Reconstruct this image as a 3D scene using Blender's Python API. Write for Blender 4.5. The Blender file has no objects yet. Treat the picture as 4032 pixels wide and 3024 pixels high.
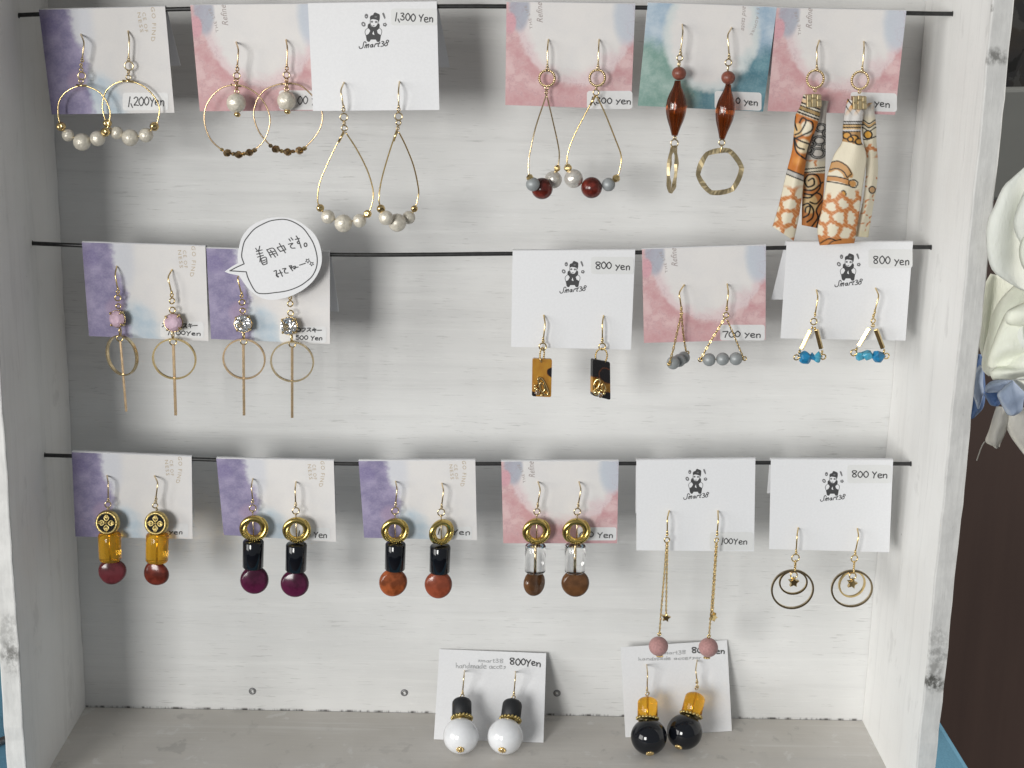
import bpy, bmesh, math, random
from mathutils import Vector, Matrix
from mathutils.geometry import tessellate_polygon
import numpy as np
random.seed(7)
S = bpy.context.scene
COL = S.collection
# ------------------------------------------------------------------ camera, light, exposure
CAM = Vector((0.00690743, -0.73013005, 0.37026289))
ROT = Matrix(((0.99973084, -0.02001685, -0.01172896),
              (-0.00642197, 0.24703844, -0.96898440),
              (0.02229352, 0.96879891, 0.24684340)))
FPX = 5811.599
cd = bpy.data.cameras.new('camera'); co = bpy.data.objects.new('camera', cd); COL.objects.link(co)
co.matrix_world = Matrix.Translation(CAM) @ ROT.to_4x4()
cd.sensor_fit = 'HORIZONTAL'; cd.sensor_width = 36.0; cd.lens = 36.0 * FPX / 4032
cd.clip_start = 0.02; cd.clip_end = 50
S.camera = co
S.view_settings.view_transform = 'Standard'; S.view_settings.look = 'None'
S.view_settings.exposure = 0.13; S.view_settings.gamma = 1.0
w = bpy.data.worlds.new('World'); S.world = w; w.use_nodes = True
w.node_tree.nodes['Background'].inputs[0].default_value = (0.93, 0.97, 1.0, 1)
w.node_tree.nodes['Background'].inputs[1].default_value = 0.25

def area(name, loc, target, sx, sy, power, col):
    l = bpy.data.lights.new(name, 'AREA'); l.shape = 'RECTANGLE'; l.size = sx; l.size_y = sy
    l.energy = power; l.color = col
    o = bpy.data.objects.new(name, l); COL.objects.link(o); o.location = loc
    o.rotation_euler = (Vector(target) - Vector(loc)).to_track_quat('-Z', 'Y').to_euler()
    return o
area('window_light', (-0.76, -1.55, 0.39), (0.0, 0.0, 0.2), 0.45, 0.50, 17, (1.0, 0.99, 0.96))
area('side_window_light', (-1.75, -1.15, 0.42), (0.1, 0.0, 0.2), 1.0, 0.9, 17, (1.0, 0.98, 0.95))
area('right_fill_light', (1.5, -0.02, 0.75), (0.3, -0.02, 0.15), 0.12, 0.8, 22, (1.0, 0.96, 0.90))  # added fill lamp, brightens the backdrop and flowers right of the box

# ------------------------------------------------------------------ picking points on the real planes
def ray(x, y):
    return ROT @ Vector(((x - 2016) / FPX, -(y - 1512) / FPX, -1))
def PY(x, y, Y):
    d = ray(x, y); return CAM + d * ((Y - CAM.y) / d.y)
def PZ(x, y, Z):
    d = ray(x, y); return CAM + d * ((Z - CAM.z) / d.z)
CR = dict(c1=(0, 0, 2.37), c2=(700, 0, 1.728), c3=(1900, 0, 1.929), c4=(2450, 0, 1.929), c5=(2900, 0, 1.659),
          c6=(200, 850, 1.843), b3=(1950, 930, 2.405), b4=(2480, 930, 2.911), b5=(3000, 900, 2.765),
          d1=(200, 1740, 2.765), d2=(800, 1740, 2.513), d3=(1380, 1740, 2.513), d4=(1930, 1740, 2.513),
          d5=(2450, 1740, 1.844), d6=(2950, 1740, 2.37), e1=(1650, 2450, 2.89), e2=(2380, 2450, 2.89),
          bub=(880, 850, 4.741), logo=(2180, 1010, 7.373), n=(0, 0, 1.0))
def nat(k, x, y):
    a, b, s = CR[k]; return a + x / s, b + y / s
def mpp(p):                       # metres per native pixel at a point
    return abs((ROT.transposed() @ (p - CAM)).z) / FPX

# ------------------------------------------------------------------ material helpers
class G:
    def __init__(s, name):
        s.mat = bpy.data.materials.new(name); s.mat.use_nodes = True
        s.nt = s.mat.node_tree; s.b = s.nt.nodes['Principled BSDF']
    def n(s, t): return s.nt.nodes.new(t)
    def link(s, a, b):
        if hasattr(a, 'is_output'): s.nt.links.new(a, b)
        else:
            try: b.default_value = a
            except Exception: b.default_value = (*a, 1) if len(a) == 3 else a
    def m(s, op, a, b=0.0, c=0.0):
        x = s.n('ShaderNodeMath'); x.operation = op
        for i, v in enumerate((a, b, c)): s.link(v, x.inputs[i])
        return x.outputs[0]
    def add(s, a, b): return s.m('ADD', a, b)
    def sub(s, a, b): return s.m('SUBTRACT', a, b)
    def mul(s, a, b): return s.m('MULTIPLY', a, b)
    def ss(s, x, lo, hi, inv=False):
        q = s.n('ShaderNodeMapRange'); q.interpolation_type = 'SMOOTHSTEP'
        s.link(x, q.inputs[0]); q.inputs[1].default_value = lo; q.inputs[2].default_value = hi
        q.inputs[3].default_value = 1.0 if inv else 0.0; q.inputs[4].default_value = 0.0 if inv else 1.0
        return q.outputs[0]
    def mix(s, f, a, b):
        x = s.n('ShaderNodeMix'); x.data_type = 'RGBA'
        s.link(f, x.inputs[0]); s.link(a, x.inputs[6]); s.link(b, x.inputs[7]); return x.outputs[2]
    def noise(s, vec, scale, detail=4, rough=0.55, dist=0.0):
        x = s.n('ShaderNodeTexNoise'); s.nt.links.new(vec, x.inputs['Vector'])
        x.inputs['Scale'].default_value = scale; x.inputs['Detail'].default_value = detail
        x.inputs['Roughness'].default_value = rough; x.inputs['Distortion'].default_value = dist
        return x.outputs[0]
    def obj(s): return s.n('ShaderNodeTexCoord').outputs['Object']
    def uv(s): return s.n('ShaderNodeTexCoord').outputs['UV']
    def sep(s, v):
        x = s.n('ShaderNodeSeparateXYZ'); s.nt.links.new(v, x.inputs[0]); return x.outputs
    def scale(s, v, sc, off=(0, 0, 0)):
        x = s.n('ShaderNodeMapping'); s.nt.links.new(v, x.inputs[0]); x.inputs[3].default_value = sc
        x.inputs[1].default_value = off; return x.outputs[0]
    def bump(s, h, dist, strength=1.0):
        x = s.n('ShaderNodeBump'); s.link(h, x.inputs['Height']); x.inputs['Distance'].default_value = dist
        x.inputs['Strength'].default_value = strength; s.nt.links.new(x.outputs[0], s.b.inputs['Normal'])
    def set(s, **k):
        names = dict(col='Base Color', rough='Roughness', metal='Metallic', trans='Transmission Weight', ior='IOR',
                     coat='Coat Weight', coatr='Coat Roughness', sss='Subsurface Weight', sheen='Sheen Weight',
                     spec='Specular IOR Level')
        for a, v in k.items(): s.link(v, s.b.inputs[names[a]])
        return s
def plain(name, col, rough=0.5, metal=0.0, var=0.0, scale=300, bump=0.0, bscale=600, **k):
    g = G(name); c = col; v = g.obj()
    if var > 0:
        nz = g.noise(v, scale, 4)
        c = g.mix(g.ss(nz, 0.35, 0.65), tuple(x * (1 - var) for x in col), tuple(min(1, x * (1 + var)) for x in col))
    g.set(col=c, rough=rough, metal=metal, **k)
    if bump > 0: g.bump(g.noise(v, bscale, 3), bump)
    if k.get('sss'): g.b.inputs['Subsurface Radius'].default_value = (.003, .002, .0015); g.b.inputs['Subsurface Scale'].default_value = 1.0
    return g.mat

MAT = {}
MAT['hook'] = plain('champagne_gold', (0.72, 0.58, 0.36), 0.24, 1.0, 0.12, 900)
MAT['gold'] = plain('bright_gold', (0.74, 0.56, 0.27), 0.2, 1.0, 0.08, 700)
MAT['rosegold'] = plain('rose_gold', (0.66, 0.48, 0.29), 0.25, 1.0, 0.1, 700)
MAT['bronze'] = plain('facet_bronze', (0.40, 0.28, 0.15), 0.25, 1.0, 0.25, 500)
MAT['matte'] = plain('brushed_gold', (0.54, 0.445, 0.27), 0.5, 1.0, 0.08, 600, 0.00002, 2500)
MAT['swirl'] = plain('yellow_gold', (0.60, 0.455, 0.15), 0.22, 1.0, 0.12, 500)
MAT['antique'] = plain('antique_gold', (0.50, 0.39, 0.16), 0.3, 1.0, 0.25, 900)
MAT['enamel'] = plain('black_enamel', (0.008, 0.008, 0.008), 0.6, spec=0.15)
MAT['pearl'] = plain('cotton_pearl', (0.68, 0.635, 0.54), 0.30, 0.22, 0.10, 600, 0.0006, 520, coat=0.4, coatr=0.25)
MAT['silverpearl'] = plain('silver_pearl', (0.66, 0.63, 0.58), 0.28, 0.45, 0.10, 600, 0.0006, 480, coat=0.3)
MAT['grey'] = plain('grey_pearl', (0.30, 0.32, 0.325), 0.42, 0.15, 0.05, 300, 0.00003, 2500)
MAT['jasper'] = plain('red_jasper', (0.115, 0.016, 0.010), 0.2, 0, 0.45, 260)
MAT['terracotta'] = plain('terracotta_bead', (0.21, 0.065, 0.042), 0.38, 0, 0.15, 700, 0.00004, 1500)
MAT['onyx'] = plain('black_onyx', (0.005, 0.006, 0.009), 0.07)
MAT['blackmatte'] = plain('matte_black_bead', (0.008, 0.009, 0.011), 0.55)
MAT['whiteball'] = plain('white_agate', (0.74, 0.75, 0.77), 0.13, 0, 0.05, 120, coat=0.6)
MAT['rose'] = plain('rose_stone', (0.105, 0.022, 0.027), 0.14, 0, 0.35, 180, spec=0.35)
MAT['brickred'] = plain('brick_red_stone', (0.125, 0.024, 0.015), 0.14, 0, 0.35, 200, spec=0.35)
MAT['plum'] = plain('plum_stone', (0.062, 0.009, 0.030), 0.14, 0, 0.35, 160, spec=0.35)
MAT['orange'] = plain('orange_agate', (0.27, 0.070, 0.024), 0.14, 0, 0.45, 150, spec=0.35)
MAT['redorange'] = plain('red_orange_agate', (0.235, 0.056, 0.028), 0.14, 0, 0.25, 150, spec=0.35)
MAT['brown'] = plain('brown_stone', (0.115, 0.052, 0.022), 0.14, 0, 0.22, 220, spec=0.35)
MAT['turq'] = plain('blue_turquoise', (0.012, 0.17, 0.34), 0.3, 0, 0.3, 350, coat=0.3)
MAT['turqlight'] = plain('pale_turquoise', (0.05, 0.29, 0.42), 0.35, 0, 0.3, 350, coat=0.3)
MAT['opal'] = plain('pink_opal', (0.70, 0.50, 0.60), 0.22, 0, 0.12, 350, coat=0.6, trans=0.15)
MAT['rod'] = plain('dark_rod', (0.018, 0.018, 0.018), 0.4, 0, 0.3, 500)
MAT['screw'] = plain('grey_steel', (0.30, 0.30, 0.30), 0.4, 0.8, 0.2, 900)
MAT['paper'] = plain('white_paper', (0.745, 0.75, 0.765), 0.75, 0, 0.015, 900, 0.00002, 2500)
MAT['sticker'] = plain('sticker_white', (0.70, 0.70, 0.70), 0.45, 0, 0.02, 400)
MAT['tape'] = plain('sticker_film', (0.70, 0.705, 0.70), 0.35, 0, 0.01, 400)
MAT['ink'] = plain('black_ink', (0.05, 0.05, 0.052), 0.6)
MAT['inkgrey'] = plain('grey_ink', (0.16, 0.16, 0.165), 0.6)
MAT['inkpale'] = plain('faded_grey_ink', (0.36, 0.365, 0.37), 0.6)
MAT['tan'] = plain('tan_print', (0.47, 0.38, 0.26), 0.6)
MAT['greyprint'] = plain('grey_print', (0.35, 0.30, 0.29), 0.6)
def glass(name, col, ior=1.5, rough=0.0, trans=1.0):
    g = G(name); g.set(col=col, rough=rough, trans=trans, ior=ior); return g.mat
MAT['amber'] = glass('yellow_amber_glass', (0.97, 0.54, 0.05), 1.3, 0.0, 0.84)
MAT['darkamber'] = glass('brown_amber_glass', (0.30, 0.065, 0.012), 1.45, 0.0, 0.90)
MAT['clear'] = glass('clear_crystal', (0.98, 0.98, 0.98))
MAT['stone'] = glass('cut_crystal', (0.97, 0.98, 1.0), 1.9)
MAT['thread'] = plain('pink_thread_ball', (0.40, 0.215, 0.205), 0.75, 0, 0.12, 900, 0.0, sheen=0.2)

# ------------------------------------------------------------------ mesh builder
def frames(P, closed):
    n = len(P); T = []
    for i in range(n):
        a = P[(i - 1) % n] if (closed or i > 0) else P[i]
        b = P[(i + 1) % n] if (closed or i < n - 1) else P[i]
        t = (b - a); T.append(t.normalized() if t.length > 1e-12 else Vector((0, 0, 1)))
    r = Vector((0, 1, 0)) if abs(T[0].y) < 0.9 else Vector((1, 0, 0))
    u = (r - T[0] * r.dot(T[0])).normalized(); U = [u]
    for i in range(1, n):
        u = U[-1] - T[i] * U[-1].dot(T[i])
        U.append(u.normalized() if u.length > 1e-9 else U[-1])
    return T, U
def smooth(P, k=6, closed=False):
    n = len(P); out = []
    rng = n if closed else n - 1
    for i in range(rng):
        p0 = P[(i - 1) % n] if closed or i > 0 else P[i]
        p1 = P[i]; p2 = P[(i + 1) % n]
        p3 = P[(i + 2) % n] if closed or i + 2 < n else p2
        for j in range(k):
            t = j / k
            out.append(0.5 * ((2 * p1) + (p2 - p0) * t + (2 * p0 - 5 * p1 + 4 * p2 - p3) * t * t + (3 * p1 - p0 - 3 * p2 + p3) * t ** 3))
    if not closed: out.append(P[-1])
    return out
class MB:
    def __init__(s): s.v = []; s.f = []; s.mi = []; s.cur = 0
    def face(s, *ix): s.f.append(ix); s.mi.append(s.cur)
    def tube(s, P, r, closed=False, seg=8, caps=True):
        P = [Vector(p) for p in P]; n = len(P); T, U = frames(P, closed); o = len(s.v)
        for i in range(n):
            rr = r[i] if isinstance(r, (list, tuple)) else r
            V = T[i].cross(U[i])
            for j in range(seg):
                a = 2 * math.pi * j / seg
                s.v.append(P[i] + (U[i] * math.cos(a) + V * math.sin(a)) * rr)
        for i in range(n if closed else n - 1):
            i2 = (i + 1) % n
            for j in range(seg):
                j2 = (j + 1) % seg
                s.face(o + i * seg + j, o + i * seg + j2, o + i2 * seg + j2, o + i2 * seg + j)
        if not closed and caps:
            s.face(*[o + j for j in range(seg)][::-1]); s.face(*[o + (n - 1) * seg + j for j in range(seg)])
        return s
    def lathe(s, base, axis, prof, seg=24, ref=None, lobes=0, amp=0.0):
        # prof: list of (height along axis, radius)
        a = axis.normalized(); ref = ref or (Vector((1, 0, 0)) if abs(a.x) < 0.8 else Vector((0, 1, 0)))
        u = (ref - a * ref.dot(a)).normalized(); v = a.cross(u); o = len(s.v)
        for h, r in prof:
            for j in range(seg):
                t = 2 * math.pi * j / seg; rr = r * (1 + amp * abs(math.cos(lobes * t / 2)) - amp / 2) if lobes else r
                s.v.append(base + a * h + (u * math.cos(t) + v * math.sin(t)) * rr)
        n = len(prof)
        for i in range(n - 1):
            for j in range(seg):
                j2 = (j + 1) % seg
                s.face(o + i * seg + j, o + i * seg + j2, o + (i + 1) * seg + j2, o + (i + 1) * seg + j)
        s.face(*[o + j for j in range(seg)][::-1]); s.face(*[o + (n - 1) * seg + j for j in range(seg)])
        return s
    def ball(s, c, r, seg=24, ring=14, axis=Vector((0, 0, 1)), squash=1.0):
        pr = []
        for i in range(1, ring):
            t = math.pi * i / ring; pr.append((-math.cos(t) * r * squash, math.sin(t) * r))
        pr = [(-r * squash * 0.9995, r * 0.02)] + pr + [(r * squash * 0.9995, r * 0.02)]
        return s.lathe(c, axis, pr, seg)
    def ring(s, c, R, r, yaw=0.0, pitch=0.0, seg=32, wseg=8, ry=None, roll=0.0):
        M = Matrix.Rotation(yaw, 3, 'Z') @ Matrix.Rotation(pitch, 3, 'X') @ Matrix.Rotation(roll, 3, 'Y')
        P = [c + M @ Vector((math.cos(t) * R, 0, math.sin(t) * (ry or R))) for t in [2 * math.pi * i / seg for i in range(seg)]]
        return s.tube(P, r, True, wseg)
    def box(s, lo, hi, bev=0.0):
        x0, y0, z0 = lo; x1, y1, z1 = hi; o = len(s.v)
        s.v += [Vector(p) for p in ((x0, y0, z0), (x1, y0, z0), (x1, y1, z0), (x0, y1, z0), (x0, y0, z1), (x1, y0, z1), (x1, y1, z1), (x0, y1, z1))]
        for q in ((0, 3, 2, 1), (4, 5, 6, 7), (0, 1, 5, 4), (1, 2, 6, 5), (2, 3, 7, 6), (3, 0, 4, 7)): s.face(*[o + i for i in q])
        return s
    def prism(s, poly, back):
        """poly: outline points in order (front); back: offset vector for the thickness"""
        o = len(s.v); n = len(poly)
        s.v += [Vector(p) for p in poly] + [Vector(p) + back for p in poly]
        for t in tessellate_polygon([poly]):
            s.face(o + t[0], o + t[1], o + t[2]); s.face(o + n + t[2], o + n + t[1], o + n + t[0])
        for i in range(n):
            j = (i + 1) % n; s.face(o + i, o + n + i, o + n + j, o + j)
        return s
    def grid(s, rows, closed=False):
        o = len(s.v); nr = len(rows); nc = len(rows[0])
        for r in rows: s.v += [Vector(p) for p in r]
        for i in range(nr - 1):
            for j in range(nc - 1):
                s.face(o + i * nc + j, o + i * nc + j + 1, o + (i + 1) * nc + j + 1, o + (i + 1) * nc + j)
        return s
    def flat(s, poly):
        o = len(s.v); s.v += [Vector(p) for p in poly]
        for t in tessellate_polygon([poly]): s.face(o + t[0], o + t[1], o + t[2])
        return s

def build(name, mb, mats, parent=None, smooth_=True, loc=None, label=None, bevel=0.0, solid=0.0, recalc=True):
    org = Vector(loc) if loc is not None else (Vector(parent['org']) if parent is not None else Vector((0, 0, 0)))
    me = bpy.data.meshes.new(name)
    me.from_pydata([tuple(p - org) for p in mb.v], [], mb.f)
    mats = mats if isinstance(mats, (list, tuple)) else [mats]
    for m_ in mats: me.materials.append(m_)
    if len(mats) > 1:
        for p, i in zip(me.polygons, mb.mi): p.material_index = i
    if recalc:
        bm = bmesh.new(); bm.from_mesh(me); bmesh.ops.recalc_face_normals(bm, faces=bm.faces[:]); bm.to_mesh(me); bm.free()
    for p in me.polygons: p.use_smooth = bool(smooth_)
    o = bpy.data.objects.new(name, me); COL.objects.link(o)
    if parent is not None: o.parent = parent
    else: o.location = org
    o['org'] = tuple(org)
    if label: o['label'] = label
    if bevel > 0:
        b = o.modifiers.new('bevel', 'BEVEL'); b.width = bevel; b.segments = 2; b.limit_method = 'ANGLE'
    if solid: 
        b = o.modifiers.new('solid', 'SOLIDIFY'); b.thickness = solid; b.offset = -1
    return o
def thing(name, label, cat, loc, group=None):
    o = bpy.data.objects.new(name, None); COL.objects.link(o); o.location = loc; o.empty_display_size = 0.005
    o['label'] = label; o['category'] = cat; o['org'] = tuple(loc)
    if group: o['group'] = group
    return o

# ------------------------------------------------------------------ the wooden box
HW, DEP, TH, TOP = 0.21, 0.0998, 0.0092, 0.405
def wood(name, axis, tone, stains=(), dirt=False, front=False):
    g = G(name); v = g.obj()
    sc = {'x': (3.0, 60, 90), 'z': (110, 60, 3.0), 'y': (60, 3.0, 60)}[axis]
    vs = g.scale(v, sc)
    st = g.noise(vs, 1.6, 6, 0.65, 0.6)           # brush and grain streaks
    fine = g.noise(g.scale(v, tuple(x * 4 for x in sc)), 1.5, 5, 0.7)
    bl = g.noise(v, 14, 3, 0.5)                      # thin and thick coats of paint
    lo, hi = tone
    c = g.mix(g.ss(bl, 0.3, 0.7), lo, hi)
    c = g.mix(g.mul(g.ss(st, 0.5, 0.72), 0.22), c, (0.46, 0.46, 0.455))
    c = g.mix(g.mul(g.ss(st, 0.46, 0.30), 0.30), c, (0.80, 0.80, 0.785))
    ls = {'x': (75, 60, 1100), 'z': (800, 60, 26), 'y': (60, 16, 60)}[axis]
    line = g.noise(g.scale(v, ls), 1.0, 5, 0.62, 0.3); patch = g.noise(v, 22, 3, 0.6)
    c = g.mix(g.mul(g.mul(g.ss(line, 0.585, 0.66), g.ss(patch, 0.38, 0.60)), 0.34 if axis == 'x' else 0.16), c, (0.25, 0.245, 0.235))
    c = g.mix(g.mul(g.ss(line, 0.40, 0.33), 0.30), c, (0.80, 0.80, 0.79))
    c = g.mix(g.mul(g.ss(fine, 0.60, 0.74), 0.30), c, (0.36, 0.355, 0.345))
    sp = g.noise(v, 260, 2, 0.5)
    c = g.mix(g.mul(g.ss(sp, 0.79, 0.83), 0.6), c, (0.16, 0.155, 0.15))
    x, y, z = g.sep(v)[0:3]
    blot = g.noise(g.scale(v, (1, 1, 0.7)), 330, 5, 0.7)
    blot2 = g.noise(v, 120, 3, 0.6)
    if front:                                       # front edges greyer, light contrast with inner walls put in colour; also rubbed paint
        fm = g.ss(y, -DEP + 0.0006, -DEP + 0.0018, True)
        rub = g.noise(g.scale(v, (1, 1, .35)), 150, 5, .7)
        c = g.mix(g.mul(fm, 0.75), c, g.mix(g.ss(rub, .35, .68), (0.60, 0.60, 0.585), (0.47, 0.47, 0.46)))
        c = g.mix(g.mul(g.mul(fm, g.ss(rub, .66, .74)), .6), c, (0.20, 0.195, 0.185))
    for (zc, hz, xc, hx, amt) in stains:
        e = g.add(g.m('POWER', g.m('DIVIDE', g.sub(z, zc), hz), 2.0), g.m('POWER', g.m('DIVIDE', g.sub(x, xc), hx), 2.0))
        e = g.add(e, g.mul(g.sub(blot2, 0.5), 2.4))
        mk = g.mul(g.mul(g.ss(e, 0.15, 1.1, True), g.ss(y, -DEP + 0.0004, -DEP + 0.0016, True)), g.ss(blot, 0.34, 0.62))
        c = g.mix(g.mul(mk, amt), c, (0.10, 0.098, 0.09))
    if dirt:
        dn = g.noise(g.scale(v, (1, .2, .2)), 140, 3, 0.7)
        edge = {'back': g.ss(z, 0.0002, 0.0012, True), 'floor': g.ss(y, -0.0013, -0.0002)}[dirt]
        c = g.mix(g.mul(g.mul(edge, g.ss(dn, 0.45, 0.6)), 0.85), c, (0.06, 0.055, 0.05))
    g.set(col=c, rough=g.add(0.5, g.mul(st, 0.15)), spec=0.35)
    g.bump(g.add(g.mul(st, 0.6), g.add(g.mul(fine, 0.4), g.mul(blot2, 0.3))), 0.0005, 0.7)
    return g.mat
def zat(x, y): return PY(x, y, -DEP).z
mb_back = wood('painted_back_wood', 'x', ((0.63, 0.63, 0.62), (0.72, 0.72, 0.71)), dirt='back')
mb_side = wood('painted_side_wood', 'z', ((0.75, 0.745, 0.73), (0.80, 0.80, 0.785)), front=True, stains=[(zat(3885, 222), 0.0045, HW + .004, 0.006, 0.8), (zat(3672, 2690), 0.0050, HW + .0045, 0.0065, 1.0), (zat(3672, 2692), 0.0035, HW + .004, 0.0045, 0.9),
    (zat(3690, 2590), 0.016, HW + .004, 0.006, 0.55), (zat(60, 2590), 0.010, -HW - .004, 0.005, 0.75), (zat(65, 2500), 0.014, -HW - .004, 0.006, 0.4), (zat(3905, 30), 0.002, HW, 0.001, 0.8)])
mb_floor = wood('painted_floor_wood', 'x', ((0.54, 0.515, 0.475), (0.63, 0.605, 0.57)), dirt='floor')
box = thing('display_box', 'white painted wooden display box with three dark rods strung across it', 'display box', (0, 0, -TH))
def board(name, lo, hi, mat, n=1, warp=0.0):
    """a board with slightly uneven long edges (hand sawn)"""
    me = MB().box(lo, hi); o = build(name, me, mat, None, False, (0, 0, 0))
    bm = bmesh.new(); bm.from_mesh(o.data)
    if n > 1:
        ax = max(range(3), key=lambda i: hi[i] - lo[i])
        es = [e for e in bm.edges if abs((e.verts[0].co - e.verts[1].co)[ax]) > 0.5 * (hi[ax] - lo[ax])]
        bmesh.ops.subdivide_edges(bm, edges=es, cuts=n, use_grid_fill=True)
        for vt in bm.verts:
            k = vt.co[ax] * 60
            for j in range(3):
                if j != ax: vt.co[j] += warp * (math.sin(k * 1.3 + j * 2 + vt.co[(j + 1) % 3] * 300) + 0.6 * math.sin(k * 4.1 + j) + random.uniform(-.5, .5)) * 0.5
    bm.to_mesh(o.data); bm.free()
    o.parent = box; o.location = (0, 0, TH)      # root sits at the box's base
    b = o.modifiers.new('bevel', 'BEVEL'); b.width = 0.0007; b.segments = 2; b.limit_method = 'ANGLE'; b.angle_limit = math.radians(50)
    for p in o.data.polygons: p.use_smooth = False
    return o
board('back_board', (-HW - TH, 0, -TH), (HW + TH, 0.006, TOP + TH), mb_back)
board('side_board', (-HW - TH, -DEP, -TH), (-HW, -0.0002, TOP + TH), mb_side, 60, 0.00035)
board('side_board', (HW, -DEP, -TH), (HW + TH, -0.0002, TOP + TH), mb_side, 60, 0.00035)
board('bottom_board', (-HW - 0.004, -DEP + 0.001, -TH + .0003), (HW + 0.004, -0.0003, 0), mb_floor)
board('top_board', (-HW + 0.0003, -DEP + 0.001, TOP), (HW - 0.0003, -0.0002, TOP + TH), mb_floor)
YR, RR = -0.0457, 0.00098
RODS = [[(74, 61), (400, 46), (700, 36), (1300, 27), (1740, 25), (1945, 25), (2525, 30), (3100, 42), (3640, 53), (3755, 54)],
        [(124, 957), (260, 964), (800, 985), (1350, 1003), (1985, 999), (2515, 994), (3055, 976), (3620, 973), (3665, 974)],
        [(176, 1791), (240, 1794), (770, 1808), (1355, 1826), (1925, 1826), (2470, 1825), (3005, 1822), (3550, 1826), (3583, 1826)]]
for R_ in RODS:
    P = [PY(x, y, YR) for x, y in R_]
    P[0] = Vector((-HW - 0.003, YR, P[0].z)); P[-1] = Vector((HW + 0.003, YR, P[-1].z))
    m_ = MB().tube(smooth(P, 5), RR, False, 12)
    for e_, sx in ((P[0], 1), (P[-1], -1)):          # dark rim of the drilled hole
        c_ = Vector((sx * -HW + sx * 0.0002, YR, e_.z))
        m_.tube([c_ - Vector((sx * .0006, 0, 0)), c_], RR * 1.28, False, 14)
    build('rod', m_, MAT['rod'], box)
for (x, y) in ((994, 2721), (1592, 2727), (2193, 2729)):
    c = PY(x, y, 0)
    m_ = MB(); m_.lathe(c, Vector((0, -1, 0)), [(-0.002, 0.0016), (0.0002, 0.0016), (0.0004, 0.0013), (0.0001, 0.0007), (-0.0002, 0.0005)], 16)
    m_.cur = 1; m_.ring(c - Vector((0, 0.0001, 0)), 0.0017, 0.00032, 0, 0, 20, 6)
    build('screw', m_, [MAT['screw'], MAT['inkgrey']], box)
print('box done')
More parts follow.
